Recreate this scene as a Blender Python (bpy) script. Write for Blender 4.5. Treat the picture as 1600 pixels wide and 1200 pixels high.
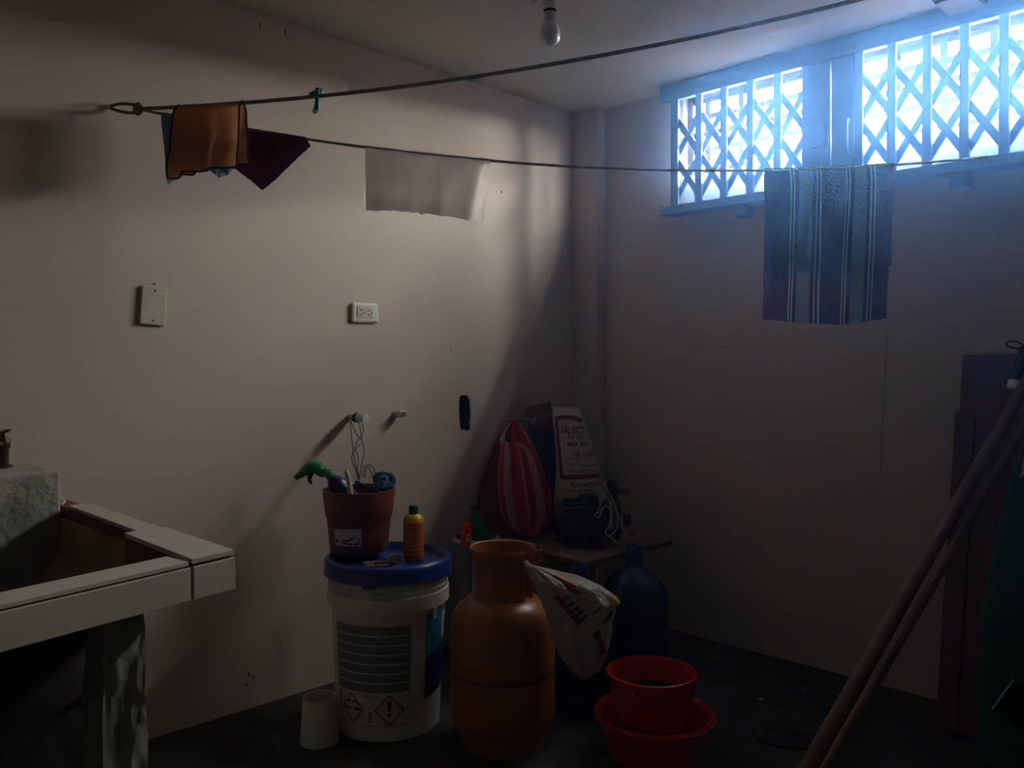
import bpy, bmesh, math, random
from mathutils import Vector, Matrix, noise
random.seed(7)
C = bpy.context.scene.collection
for o in list(bpy.data.objects): bpy.data.objects.remove(o)

# ------------------------------------------------------------------ camera, sky, exposure
FPX, CAMH, HORIZ = 1322.0, 1.17, 567.0           # focal length in pixels, lens height, horizon row
YA, XB, ZC = 2.655, 3.12, 2.36                    # left wall plane y, window wall plane x, ceiling
S2 = math.sqrt(2)
cam_d = bpy.data.cameras.new('camera')
cam = bpy.data.objects.new('camera', cam_d); C.objects.link(cam)
cam.location = (0, 0, CAMH); cam.rotation_euler = (math.pi/2, 0, -math.pi/4)
cam_d.sensor_width = 36; cam_d.lens = 36*FPX/1600; cam_d.shift_y = -(600-HORIZ)/1600
cam_d.clip_start = 0.02
bpy.context.scene.camera = cam
SKY, GROUND = 40.0, 1.5
w = bpy.data.worlds.new('overcast_sky'); bpy.context.scene.world = w; w.use_nodes = True
nt = w.node_tree; bg = nt.nodes['Background']
tc = nt.nodes.new('ShaderNodeTexCoord'); sx = nt.nodes.new('ShaderNodeSeparateXYZ')
rp = nt.nodes.new('ShaderNodeValToRGB')
nt.links.new(tc.outputs['Generated'], sx.inputs[0]); nt.links.new(sx.outputs['Z'], rp.inputs[0])
rp.color_ramp.elements[0].position = 0.0; rp.color_ramp.elements[0].color = (GROUND/SKY*1.0, GROUND/SKY*.95, GROUND/SKY*.85, 1)
rp.color_ramp.elements[1].position = 0.06; rp.color_ramp.elements[1].color = (.97, .97, 1, 1)
nt.links.new(rp.outputs[0], bg.inputs[0]); bg.inputs[1].default_value = SKY
# the window opening as a light portal: it only tells the renderer where the sky comes in
pd = bpy.data.lights.new('window_portal', 'AREA'); pd.shape = 'RECTANGLE'; pd.size = .40; pd.size_y = 1.60
pd.cycles.is_portal = True
po = bpy.data.objects.new('window_portal', pd); C.objects.link(po)
po.location = (XB+.03, 1.36, 2.155); po.rotation_euler = (0, math.pi/2, 0)
vs = bpy.context.scene.view_settings
vs.view_transform = 'Standard'; vs.look = 'None'; vs.gamma = 1; vs.use_curve_mapping = False; vs.exposure = 2.8

# ------------------------------------------------------------------ pixel -> place helpers
def at(px, py, F):
    t = (px-800)/FPX; L = t*F
    return Vector(((F+L)/S2, (F-L)/S2, CAMH+(HORIZ-py)/FPX*F))
def G(px, py, z=0.0): return at(px, py, (CAMH-z)*FPX/(py-HORIZ))
def WA(px, py, y=YA): return at(px, py, y*S2/(1-(px-800)/FPX))
def WB(px, py, x=XB): return at(px, py, x*S2/(1+(px-800)/FPX))
FW = Vector((1, 1, 0))/S2; RT = Vector((1, -1, 0))/S2; UP = Vector((0, 0, 1))

# ------------------------------------------------------------------ mesh helpers
class MB:
    def __init__(s): s.v = []; s.f = []
    def add(s, vs, fs):
        n = len(s.v); s.v += [tuple(v) for v in vs]; s.f += [tuple(i+n for i in f) for f in fs]; return s
    def box(s, lo, hi):
        x0, y0, z0 = lo; x1, y1, z1 = hi
        return s.add([(x0,y0,z0),(x1,y0,z0),(x1,y1,z0),(x0,y1,z0),(x0,y0,z1),(x1,y0,z1),(x1,y1,z1),(x0,y1,z1)],
                     [(0,3,2,1),(4,5,6,7),(0,1,5,4),(1,2,6,5),(2,3,7,6),(3,0,4,7)])
    def bar(s, a, b, w, h, up=(0,0,1)):
        a = Vector(a); b = Vector(b); d = (b-a).normalized(); u = Vector(up)
        sd = d.cross(u)
        if sd.length < 1e-4: sd = d.cross(Vector((1,0,0)))
        sd.normalize(); u = sd.cross(d).normalized()
        vs = []
        for p in (a, b):
            for (i, j) in ((-1,-1),(1,-1),(1,1),(-1,1)): vs.append(p+sd*(i*w/2)+u*(j*h/2))
        return s.add(vs, [(0,1,2,3),(7,6,5,4),(0,4,5,1),(1,5,6,2),(2,6,7,3),(3,7,4,0)])
    def tube(s, pts, r, n=8, cap=True):
        pts = [Vector(p) for p in pts]; m = len(pts); rr = r if isinstance(r, (list, tuple)) else [r]*m
        ref = None; vs = []
        for i, p in enumerate(pts):
            d = (pts[min(i+1, m-1)]-pts[max(i-1, 0)]).normalized()
            if ref is None:
                ref = d.cross(Vector((0,0,1)))
                if ref.length < .1: ref = d.cross(Vector((1,0,0)))
            ref = (ref-d*ref.dot(d)).normalized(); b = d.cross(ref)
            for k in range(n):
                a = 2*math.pi*k/n; vs.append(p+(ref*math.cos(a)+b*math.sin(a))*rr[i])
        fs = [(i*n+k, i*n+(k+1)%n, (i+1)*n+(k+1)%n, (i+1)*n+k) for i in range(m-1) for k in range(n)]
        if cap: fs += [tuple(range(n))[::-1], tuple((m-1)*n+k for k in range(n))]
        return s.add(vs, fs)
    def lathe(s, prof, n=40, c=(0,0,0), a0=0.0, a1=2*math.pi):
        full = abs(a1-a0-2*math.pi) < 1e-6; k_ = n if full else n+1
        vs = []
        for (r, z) in prof:
            for k in range(k_):
                a = a0+(a1-a0)*k/n; vs.append((c[0]+r*math.cos(a), c[1]+r*math.sin(a), c[2]+z))
        fs = []
        for i in range(len(prof)-1):
            for k in range(n if full else n):
                k2 = (k+1) % k_ if full else k+1
                fs.append((i*k_+k, i*k_+k2, (i+1)*k_+k2, (i+1)*k_+k))
        return s.add(vs, fs)
    def grid(s, fn, nu, nv, closed_u=False):
        ku = nu if closed_u else nu+1
        vs = [fn(i/nu, j/nv) for j in range(nv+1) for i in range(ku)]
        fs = [(j*ku+i, j*ku+(i+1)%ku, (j+1)*ku+(i+1)%ku, (j+1)*ku+i) for j in range(nv) for i in range(nu)]
        return s.add(vs, fs)
    def prism(s, poly, fn, d):
        """poly: 2D outline; fn(u,v,w) -> 3D ; extruded 0..d"""
        n = len(poly)
        vs = [fn(u, v, 0) for u, v in poly]+[fn(u, v, d) for u, v in poly]
        return s.add(vs, [tuple(range(n))[::-1], tuple(range(n, 2*n))]+[(i, (i+1)%n, (i+1)%n+n, i+n) for i in range(n)])
    def build(s, name, m, parent=None, smooth=False, bevel=0, solid=0, off=0, subs=0, angle=None):
        me = bpy.data.meshes.new(name); me.from_pydata(s.v, [], s.f); me.update()
        bm = bmesh.new(); bm.from_mesh(me); bmesh.ops.remove_doubles(bm, verts=bm.verts, dist=1e-6)
        bmesh.ops.recalc_face_normals(bm, faces=bm.faces); bm.to_mesh(me); bm.free()
        me.materials.append(m)
        if smooth:
            for p in me.polygons: p.use_smooth = True
            me.set_sharp_from_angle(angle=math.radians(angle or 42))
        o = bpy.data.objects.new(name, me); C.objects.link(o)
        if solid:
            md = o.modifiers.new('thick', 'SOLIDIFY'); md.thickness = solid; md.offset = off
        if bevel:
            md = o.modifiers.new('bevel', 'BEVEL'); md.width = bevel; md.segments = 2; md.limit_method = 'ANGLE'
        if subs:
            md = o.modifiers.new('subd', 'SUBSURF'); md.levels = subs; md.render_levels = subs
        if parent: o.parent = parent
        return o
def empty(name, loc=(0,0,0), rz=0):
    o = bpy.data.objects.new(name, None); C.objects.link(o); o.location = loc; o.rotation_euler[2] = rz
    o.empty_display_size = .05; return o
def tag(o, label, cat, group=None):
    o['label'] = label; o['category'] = cat
    if group: o['group'] = group
    return o
def struct(o, label=None):
    o['kind'] = 'structure'
    if label: o['label'] = label
    return o
def copy_tree(o, parent=None):
    c = o.copy(); C.objects.link(c); c.parent = parent
    for ch in list(o.children): copy_tree(ch, c)
    return c
def spline(pts, n=8):
    pts = [Vector(p) for p in pts]; out = []
    for i in range(len(pts)-1):
        p0 = pts[max(i-1, 0)]; p1 = pts[i]; p2 = pts[i+1]; p3 = pts[min(i+2, len(pts)-1)]
        for k in range(n):
            t = k/n
            out.append(.5*((2*p1)+(p2-p0)*t+(2*p0-5*p1+4*p2-p3)*t*t+(3*p1-p0-3*p2+p3)*t**3))
    out.append(pts[-1]); return out
def poly_at(poly, u):
    """point at fraction u of a 2D/3D polyline (by length)"""
    P = [Vector(p) for p in poly]; L = [(P[i+1]-P[i]).length for i in range(len(P)-1)]; T = sum(L)*u
    for i, l in enumerate(L):
        if T <= l or i == len(L)-1: return P[i].lerp(P[i+1], min(1, T/l if l else 0))
        T -= l
def text_mesh(txt, size=1.0, shear=0, bold=0):
    cu = bpy.data.curves.new('t', 'FONT'); cu.body = txt; cu.size = size; cu.shear = shear; cu.offset = bold
    cu.resolution_u = 2
    o = bpy.data.objects.new('t', cu); C.objects.link(o)
    me = bpy.data.meshes.new_from_object(o.evaluated_get(bpy.context.evaluated_depsgraph_get()))
    vs = [(v.co.x, v.co.y) for v in me.vertices]; fs = [tuple(p.vertices) for p in me.polygons]
    bpy.data.objects.remove(o); bpy.data.curves.remove(cu); bpy.data.meshes.remove(me)
    x0 = min(v[0] for v in vs); x1 = max(v[0] for v in vs)
    return [(x-x0, y) for x, y in vs], fs, x1-x0
def text_on(mb, txt, fn, u0, v0, width, height, shear=0, bold=0):
    vs, fs, w_ = text_mesh(txt, 1.0, shear, bold)
    mb.add([fn(u0+x/w_*width, v0+y/.72*height) for x, y in vs], fs)

# ------------------------------------------------------------------ materials
def mat(name, col, rough=.6, metal=0, var=.0, scale=8, bump=0, bscale=60, spec=.5, col2=None, trans=0, alpha=1, sss=0, coat=0):
    m = bpy.data.materials.new(name); m.use_nodes = True; n = m.node_tree; b = n.nodes['Principled BSDF']
    b.inputs['Roughness'].default_value = rough; b.inputs['Metallic'].default_value = metal
    b.inputs['Specular IOR Level'].default_value = spec; b.inputs['Coat Weight'].default_value = coat
    b.inputs['Transmission Weight'].default_value = trans; b.inputs['Alpha'].default_value = alpha
    b.inputs['Base Color'].default_value = (*col, 1)
    t = n.nodes.new('ShaderNodeTexCoord')
    if var or col2:
        nz = n.nodes.new('ShaderNodeTexNoise'); nz.inputs['Scale'].default_value = scale; nz.inputs['Detail'].default_value = 6
        n.links.new(t.outputs['Object'], nz.inputs['Vector'])
        r = n.nodes.new('ShaderNodeValToRGB'); r.color_ramp.elements[0].position = .32; r.color_ramp.elements[1].position = .68
        c2 = col2 or tuple(min(1, c*(1+var)) for c in col); c1 = col if col2 else tuple(c*(1-var) for c in col)
        r.color_ramp.elements[0].color = (*c1, 1); r.color_ramp.elements[1].color = (*c2, 1)
        n.links.new(nz.outputs['Fac'], r.inputs[0]); n.links.new(r.outputs[0], b.inputs['Base Color'])
    if bump:
        nb = n.nodes.new('ShaderNodeTexNoise'); nb.inputs['Scale'].default_value = bscale; nb.inputs['Detail'].default_value = 5
        n.links.new(t.outputs['Object'], nb.inputs['Vector'])
        bp = n.nodes.new('ShaderNodeBump'); bp.inputs['Strength'].default_value = bump; bp.inputs['Distance'].default_value = .01
        n.links.new(nb.outputs['Fac'], bp.inputs['Height']); n.links.new(bp.outputs[0], b.inputs['Normal'])
    return m
def cloth(name, col, var=.12, bump=.4, trans=.25):
    """woven cloth: diffuse plus a little translucency, fine weave"""
    m = mat(name, col, .9, var=var, scale=14, bump=bump, bscale=220, spec=.15)
    n = m.node_tree; b = n.nodes['Principled BSDF']; out = n.nodes['Material Output']
    tr = n.nodes.new('ShaderNodeBsdfTranslucent'); mx = n.nodes.new('ShaderNodeMixShader'); mx.inputs[0].default_value = trans
    src = b.inputs['Base Color'].links[0].from_socket if b.inputs['Base Color'].links else None
    if src: n.links.new(src, tr.inputs[0])
    else: tr.inputs[0].default_value = (*col, 1)
    n.links.new(b.outputs[0], mx.inputs[1]); n.links.new(tr.outputs[0], mx.inputs[2]); n.links.new(mx.outputs[0], out.inputs[0])
    return m
M = {}
M['wall'] = mat('cream_plaster', (.62,.525,.465), .85, var=.05, scale=1.6, bump=.045, bscale=35)
M['ceiling'] = mat('white_ceiling_paint', (.66,.63,.57), .9, var=.04, scale=2, bump=.1, bscale=30)
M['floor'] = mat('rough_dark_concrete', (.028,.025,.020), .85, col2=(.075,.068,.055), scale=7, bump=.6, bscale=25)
M['dark'] = mat('dark_cavity', (.012,.012,.014), .9)
M['gate'] = mat('glare_blue_steel', (.26,.45,.74), .45, var=.06, scale=12)  # blue glare of the bright window is put into the steel's colour
M['crackline'] = mat('grimy_hairline', (.33,.27,.22), .9)
M['boxgrey'] = mat('blue_grey_plastic', (.10,.15,.22), .5)
M['bars'] = mat('rust_brown_painted_iron', (.10,.06,.06), .6, var=.2, scale=20)
M['white'] = mat('white_plastic', (.72,.70,.66), .35, var=.03)
M['offwhite'] = mat('aged_ivory_plastic', (.58,.54,.46), .4, var=.08, scale=15)
M['steel'] = mat('galvanised_steel', (.55,.55,.55), .35, metal=1)
M['brass'] = mat('dull_brass', (.10,.075,.05), .45, metal=.8, var=.2)
M['concrete'] = mat('rough_plaster_concrete', (.40,.37,.34), .95, var=.25, scale=9, bump=.9, bscale=22)
M['tile'] = mat('cream_ceramic_tile', (.56,.51,.44), .28, var=.06, scale=5)
M['grout_shade'] = mat('grout_and_sink_shade', (.09,.08,.07), .95)  # joint cement; also carries the shade under the sink
M['maroonpaint'] = mat('maroon_oxide_paint', (.17,.035,.025), .7, var=.15)
M['basinpaint'] = mat('brown_stained_cement', (.30,.22,.13), .8, var=.25, scale=8, bump=.3)
M['rope'] = mat('olive_braided_rope', (.36,.28,.17), .9, var=.25, scale=60, bump=1, bscale=400)
M['blue'] = mat('royal_blue_plastic', (.012,.04,.26), .3, var=.08, coat=.2)
M['orange'] = mat('orange_enamel', (.36,.122,.013), .38, col2=(.28,.09,.009), scale=6, coat=.2, bump=.05, bscale=30)
M['orangeplastic'] = mat('orange_plastic', (.40,.13,.02), .4, var=.1)
M['red'] = mat('red_plastic', (.62,.022,.014), .32, var=.06)
M['terracotta'] = mat('brown_red_plastic', (.20,.05,.035), .45, var=.12)
M['black'] = mat('black_plastic', (.008,.008,.01), .4)
M['green'] = mat('bright_green_plastic', (.01,.26,.05), .35)
M['dkgreen'] = mat('dark_green_plastic', (.008,.07,.035), .35)
M['purple'] = mat('dark_violet_plastic', (.03,.02,.11), .3)
M['yellow'] = mat('yellow_plastic', (.62,.36,.02), .35)
M['olabel'] = mat('orange_label_print', (.55,.10,.012), .4)
M['teal'] = mat('teal_plastic', (.01,.30,.30), .3)
M['wood'] = mat('rough_pine_board', (.26,.165,.09), .75, col2=(.17,.10,.05), scale=11, bump=.3)
M['pole'] = mat('worn_wood_pole', (.17,.07,.028), .55, col2=(.09,.035,.015), scale=16)
M['redwood'] = mat('dark_red_varnished_wood', (.15,.035,.025), .4, col2=(.08,.018,.014), scale=9)
M['motor'] = mat('dark_green_cast_iron', (.012,.03,.026), .5, var=.25, scale=15)
M['cordwhite'] = mat('dirty_white_cord', (.50,.45,.36), .7)
M['cordgreen'] = mat('dark_green_cord', (.01,.085,.075), .6)
M['paper'] = mat('white_paper_label', (.62,.60,.56), .6)
M['ink'] = mat('black_ink', (.02,.02,.025), .6)
M['greyink'] = mat('grey_small_print', (.20,.205,.20), .6)
M['blueink'] = mat('navy_ink', (.03,.03,.16), .6)
M['redink'] = mat('maroon_ink', (.22,.025,.022), .7)
M['redline'] = mat('red_print', (.45,.02,.025), .5)
M['tealprint'] = mat('sea_blue_print', (.02,.16,.30), .4, col2=(.05,.30,.42), scale=6)
M['navyprint'] = mat('deep_blue_print', (.005,.015,.12), .4)
M['sack'] = mat('woven_white_plastic', (.60,.55,.47), .7, var=.1, scale=10, bump=.4, bscale=200)
M['brownsack'] = mat('dark_brown_paper', (.10,.04,.03), .6, var=.3, scale=7, bump=.3)
M['blacksack'] = mat('black_sack', (.012,.010,.010), .5, var=.3, bump=.3, bscale=20)
M['maroonbag'] = mat('maroon_plastic_bag', (.14,.012,.02), .45, var=.2, bump=.4, bscale=12)
M['bulb'] = mat('frosted_bulb_glass', (.72,.70,.66), .12, coat=.6)
M['brick'] = mat('red_brick_plug', (.35,.06,.04), .6)
M['water'] = mat('dark_water', (.01,.012,.014), .06)
M['tealsack'] = mat('teal_woven_sack', (.010,.085,.065), .6, var=.25, scale=12, bump=.4, bscale=160)
M['bluepack'] = mat('blue_plastic_wrap', (.06,.17,.36), .25, var=.5, scale=25, bump=.5, bscale=40)
M['c_orange'] = cloth('rust_orange_cotton', (.62,.30,.14), trans=.5)
M['c_edge'] = mat('black_overlock_thread', (.012,.010,.012), .95)
M['c_maroon'] = cloth('deep_maroon_cloth', (.10,.012,.03), trans=.15)
M['c_white'] = cloth('grey_white_cotton', (.74,.68,.66), trans=.65)
M['c_blue'] = cloth('faded_blue_cotton', (.22,.32,.44), trans=.3)
def thin_plastic(name, col, t=.35, rough=.2, bump=.9, bscale=26, ramp=None):
    """thin carrier-bag film: glossy, lets some light through"""
    m = cloth(name, col, .08, 0, t); n = m.node_tree; b = n.nodes['Principled BSDF']
    b.inputs['Roughness'].default_value = rough; b.inputs['Specular IOR Level'].default_value = .5
    tcd = [x for x in n.nodes if x.type == 'TEX_COORD'][0]
    nb = n.nodes.new('ShaderNodeTexNoise'); nb.inputs['Scale'].default_value = bscale; nb.inputs['Detail'].default_value = 3
    mp = n.nodes.new('ShaderNodeMapping'); mp.inputs['Scale'].default_value = (1,1,.3)
    n.links.new(tcd.outputs['Object'], mp.inputs[0]); n.links.new(mp.outputs[0], nb.inputs['Vector'])
    bp = n.nodes.new('ShaderNodeBump'); bp.inputs['Strength'].default_value = bump; bp.inputs['Distance'].default_value = .03
    n.links.new(nb.outputs['Fac'], bp.inputs['Height']); n.links.new(bp.outputs[0], b.inputs['Normal'])
    return m
M['bagwhite'] = thin_plastic('white_carrier_film', (.52,.47,.42), .3)
M['bagred'] = thin_plastic('red_carrier_film', (.55,.03,.045), .3)
M['bagpink'] = thin_plastic('pale_pink_carrier_film', (.62,.33,.34), .3)
def clear(name, col, rough=.08, mixf=.75):
    """thin clear plastic: mostly see-through, a glossy skin"""
    m = bpy.data.materials.new(name); m.use_nodes = True; n = m.node_tree; b = n.nodes['Principled BSDF']; out = n.nodes['Material Output']
    b.inputs['Base Color'].default_value = (*col, 1); b.inputs['Roughness'].default_value = rough
    tr = n.nodes.new('ShaderNodeBsdfTransparent'); tr.inputs[0].default_value = (*[min(1, .55+c*.5) for c in col], 1)
    mx = n.nodes.new('ShaderNodeMixShader'); mx.inputs[0].default_value = mixf
    n.links.new(b.outputs[0], mx.inputs[1]); n.links.new(tr.outputs[0], mx.inputs[2]); n.links.new(mx.outputs[0], out.inputs[0])
    return m
M['clearplastic'] = clear('clear_plastic', (.5,.5,.5), .12, .7)
M['greenpet'] = clear('green_bottle_plastic', (.02,.20,.09), .08, .35)
M['jug'] = clear('blue_water_jug_plastic', (.02,.06,.16), .18, .12)
def glass_pane():
    """stippled window glass: see-through with fine frosted speckles"""
    m = bpy.data.materials.new('stippled_glass'); m.use_nodes = True; n = m.node_tree; out = n.nodes['Material Output']
    b = n.nodes['Principled BSDF']; b.inputs['Base Color'].default_value = (.5,.5,.5,1); b.inputs['Roughness'].default_value = .2
    t = n.nodes.new('ShaderNodeTexCoord'); nz = n.nodes.new('ShaderNodeTexNoise'); nz.inputs['Scale'].default_value = 160; nz.inputs['Detail'].default_value = 2
    n.links.new(t.outputs['Object'], nz.inputs['Vector'])
    r = n.nodes.new('ShaderNodeValToRGB'); r.color_ramp.elements[0].position = .58; r.color_ramp.elements[1].position = .66
    r.color_ramp.elements[0].color = (.92,.94,.92,1); r.color_ramp.elements[1].color = (.35,.37,.38,1)
    n.links.new(nz.outputs['Fac'], r.inputs[0])
    tr = n.nodes.new('ShaderNodeBsdfTransparent'); n.links.new(r.outputs[0], tr.inputs[0])
    mx = n.nodes.new('ShaderNodeMixShader'); mx.inputs[0].default_value = .92
    n.links.new(b.outputs[0], mx.inputs[1]); n.links.new(tr.outputs[0], mx.inputs[2]); n.links.new(mx.outputs[0], out.inputs[0])
    return m
M['glass'] = glass_pane()

# ------------------------------------------------------------------ the room
X0, Y0 = -2.6, -2.6                                # the walls behind the camera
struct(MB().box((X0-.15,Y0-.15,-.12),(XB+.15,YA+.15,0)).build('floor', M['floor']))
struct(MB().box((X0-.15,Y0-.15,ZC),(XB+.15,YA+.15,ZC+.12)).build('ceiling', M['ceiling']))
struct(MB().box((X0-.15,Y0-.15,0),(X0,YA+.15,ZC)).build('wall_back', M['wall']))
struct(MB().box((X0,Y0-.15,0),(XB+.15,Y0,ZC)).build('wall_front', M['wall']))
# left wall: one sheet with a ragged slot chiselled into it, and the masonry behind
slot = [(718,620),(722,617),(731,618),(734,624),(735,640),(736,646),(734,660),(735,671),(730,674),(725,671),(720,672),(718,655),(717,640)]
slot3 = [WA(*p) for p in slot]
bm = bmesh.new()
outer = [bm.verts.new(p) for p in ((X0,YA,0),(XB,YA,0),(XB,YA,ZC),(X0,YA,ZC))]
inner = [bm.verts.new(p) for p in slot3]
ed = [bm.edges.new((L_[i], L_[(i+1)%len(L_)])) for L_ in (outer, inner) for i in range(len(L_))]
bmesh.ops.triangle_fill(bm, edges=ed, use_beauty=True)
deep = [bm.verts.new(p+Vector((0,.06,0))) for p in slot3]
for i in range(len(inner)):
    j = (i+1) % len(inner); bm.faces.new((inner[i], inner[j], deep[j], deep[i]))
for f in bm.faces: pass
bmesh.ops.recalc_face_normals(bm, faces=bm.faces)
me = bpy.data.meshes.new('wall_left'); bm.to_mesh(me); bm.free(); me.materials.append(M['wall'])
wl = bpy.data.objects.new('wall_left', me); C.objects.link(wl); struct(wl)
MB().box((X0,YA+.07,0),(XB+.15,YA+.15,ZC)).build('masonry', M['wall'], wl)
cv = MB().add([p+Vector((0,.052,0)) for p in slot3], [tuple(range(len(slot3)))]).build('wall_cavity', M['dark'], wl, solid=.004)
MB().add([p+Vector((0,.004,0)) for p in slot3]+[p+Vector((0,.056,0)) for p in slot3],
         [(i, (i+1)%len(slot3), (i+1)%len(slot3)+len(slot3), i+len(slot3)) for i in range(len(slot3))]).build('cavity_lining', M['dark'], wl, solid=.002, off=0)
# window wall with its opening
WY0, WY1, WZ0, WZ1 = .62, 2.07, 1.975, 2.335
wb = MB()
T = .10
wb.box((XB,Y0,0),(XB+T,YA,WZ0)); wb.box((XB,Y0,WZ1),(XB+T,YA,ZC)); wb.box((XB,WY1,WZ0),(XB+T,YA,WZ1)); wb.box((XB,Y0,WZ0),(XB+T,WY0,WZ1))
wr = struct(wb.build('wall_right', M['wall']))
# corner pilaster
pc = WB(935, 500, XB-.05)
struct(MB().box((XB-.06, pc.y, 0),(XB, YA, ZC)).build('trim_1', M['wall'], bevel=.004), 'plastered corner pilaster between the two walls')
# unseen eave added outside to cut off light from the high sky
struct(MB().box((XB+T,-.6,2.46),(XB+T+.10,YA+.6,2.54)).build('high_sky_block', M['concrete']), 'added concrete slab outside above the window, blocking high sky light')
# unseen dark wall added outside to block sky light near the horizon
struct(MB().box((XB+1.55,-2.0,0),(XB+1.67,YA+2.4,2.36)).build('horizon_block', mat('dark_light_block', (.10,.07,.055), .9, var=.2)), 'dark wall added outside to block low sky light')
# hairline cracks and knocks in the plaster
for pts in ([(1388,512),(1383,580),(1379,660),(1376,742)], [(1060,541),(1120,543),(1180,540)], [(1340,743),(1376,741),(1420,744)], [(938,330),(937,400),(936,520)]):
    MB().tube([WB(*p)+Vector((-.0005,0,0)) for p in pts], .0012, 5).build('crack', M['crackline'], wr)
for (px, py, l) in ((405,35,9),(445,45,9),(783,298,4),(705,546,3),(388,1050,6),(396,1055,5),(385,1068,4)):
    a = WA(px, py)+Vector((0,-.0005,0)); b = WA(px+1, py+l)+Vector((0,-.0005,0))
    MB().tube([a, (a+b)/2, b], [.0012,.003,.0012], 6).build('plaster_chip', M['ink'], wl)

# ------------------------------------------------------------------ window: glazing in the opening
win = struct(empty('window_1', (XB, (WY0+WY1)/2, WZ0)), 'long low window with stippled glass and brown iron bars')
GX = XB+.055
def W(name, mb, m, **k):
    mb.v = [(x-XB, y-(WY0+WY1)/2, z-WZ0) for x, y, z in mb.v]; return mb.build(name, m, win, **k)
fr = MB(); t_ = .028
fr.box((GX-.02,WY0,WZ0),(GX+.02,WY1,WZ0+t_)); fr.box((GX-.02,WY0,WZ1-t_),(GX+.02,WY1,WZ1))
fr.box((GX-.02,WY1-t_,WZ0+t_),(GX+.02,WY1,WZ1-t_)); fr.box((GX-.02,WY0,WZ0+t_),(GX+.02,WY0+t_,WZ1-t_))
W('window_frame', fr, M['bars'])
ys = [WB(p, 150, GX).y for p in (1109, 1150, 1189)]
step = .158
vy = []
y = WB(1109,150,GX).y
while y > WY0+.06: vy.append(y); y -= step
for y in vy: W('upright_bar', MB().box((GX-.016,y-.013,WZ0+t_),(GX-.004,y+.013,WZ1-t_)), M['bars'])
hz = [WZ0+t_+.012+.071*k for k in range(1, 5)]
for z in hz: W('cross_bar', MB().box((GX-.014,WY0+t_,z-.0105),(GX-.004,WY1-t_,z+.0105)), M['bars'])
edges = [WY1-t_]+vy+[WY0+t_]
for i in range(len(edges)-1):
    if edges[i]-edges[i+1] > .02:
        W('glass_pane', MB().box((GX,edges[i+1],WZ0+t_),(GX+.004,edges[i],WZ1-t_)), M['glass'])

# ------------------------------------------------------------------ folding lattice gates
GPX = XB-.055                                      # gate plane
ZT, ZB = 2.305, 1.85
def gate(name, ya, yb, label, handle_side):
    g = empty(name, (GPX, (ya+yb)/2, ZB)); tag(g, label, 'gate', 'folding lattice gates over the window')
    def P(nm, mb, m=M['gate'], par=None, **k):
        mb.v = [(x-GPX, y-(ya+yb)/2, z-ZB) for x, y, z in mb.v]; return mb.build(nm, m, par or g, **k)
    n = 5; yy = [ya+(yb-ya)*i/n for i in range(n+1)]
    for i, y in enumerate(yy):
        wd = .030 if 0 < i < n else .036
        u = MB(); u.box((GPX-.012,y-wd/2,ZB-.005),(GPX-.008,y+wd/2,ZT))       # channel: web and two flanges
        u.box((GPX-.012,y-wd/2,ZB-.005),(GPX+.002,y-wd/2+.004,ZT)); u.box((GPX-.012,y+wd/2-.004,ZB-.005),(GPX+.002,y+wd/2,ZT))
        P('upright', u, bevel=.001)
    nodes = (2.225, 2.048, 1.872)
    for i in range(n):
        for k in range(2):
            z1, z0 = nodes[k], nodes[k+1]
            P('lattice_strap', MB().bar((GPX-.002,yy[i],z1),(GPX-.002,yy[i+1],z0),.004,.027,(0,0,1)))
            P('lattice_strap', MB().bar((GPX+.004,yy[i],z0),(GPX+.004,yy[i+1],z1),.004,.027,(0,0,1)))
            P('rivet', MB().lathe([(0,.004),(.005,.003),(.006,0)], 8, (0,0,0)), M['gate']) if False else None
            c = Vector((GPX-.006,(yy[i]+yy[i+1])/2,(z0+z1)/2))
            P('rivet', MB().tube([c, c+Vector((.014,0,0))], .005, 8))
    return g, P
ga, Pa = gate('folding_gate', WB(1056,200,GPX).y, WB(1262,200,GPX).y, 'glare-tinted blue steel lattice gate ending at the corner side of the window', 1)
gb, Pb = gate('folding_gate', WB(1342,200,GPX).y, WB(1342,200,GPX).y-(WB(1056,200,GPX).y-WB(1262,200,GPX).y), 'glare-tinted blue steel lattice gate with a pull handle, away from the corner', -1)
# meeting stiles with lock box, handle
y1, y2 = WB(1272,200,GPX).y, WB(1301,200,GPX).y; y3 = WB(1331,200,GPX).y
Pa('meeting_stile', MB().box((GPX-.016,y2+.002,ZB),(GPX+.012,y1+.018,ZT)), bevel=.002)
Pb('meeting_stile', MB().box((GPX-.016,y3-.014,ZB),(GPX+.012,y2-.002,ZT)), bevel=.002)
lk = WB(1292,212,GPX)
Pa('lock_box', MB().box((GPX-.034,lk.y-.004,lk.z-.045),(GPX-.016,lk.y+.05,lk.z+.045)), bevel=.003)
h0 = WB(1325,186,GPX-.03); h1 = WB(1325,238,GPX-.03)
Pb('pull_handle', MB().tube(spline([(GPX-.016,h0.y,h0.z),(GPX-.035,h0.y,h0.z-.004),(GPX-.04,h0.y,h0.z-.02),(GPX-.04,h0.y,h1.z+.02),(GPX-.035,h0.y,h1.z+.004),(GPX-.016,h0.y,h1.z)],5), .005, 8), smooth=True)
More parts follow.
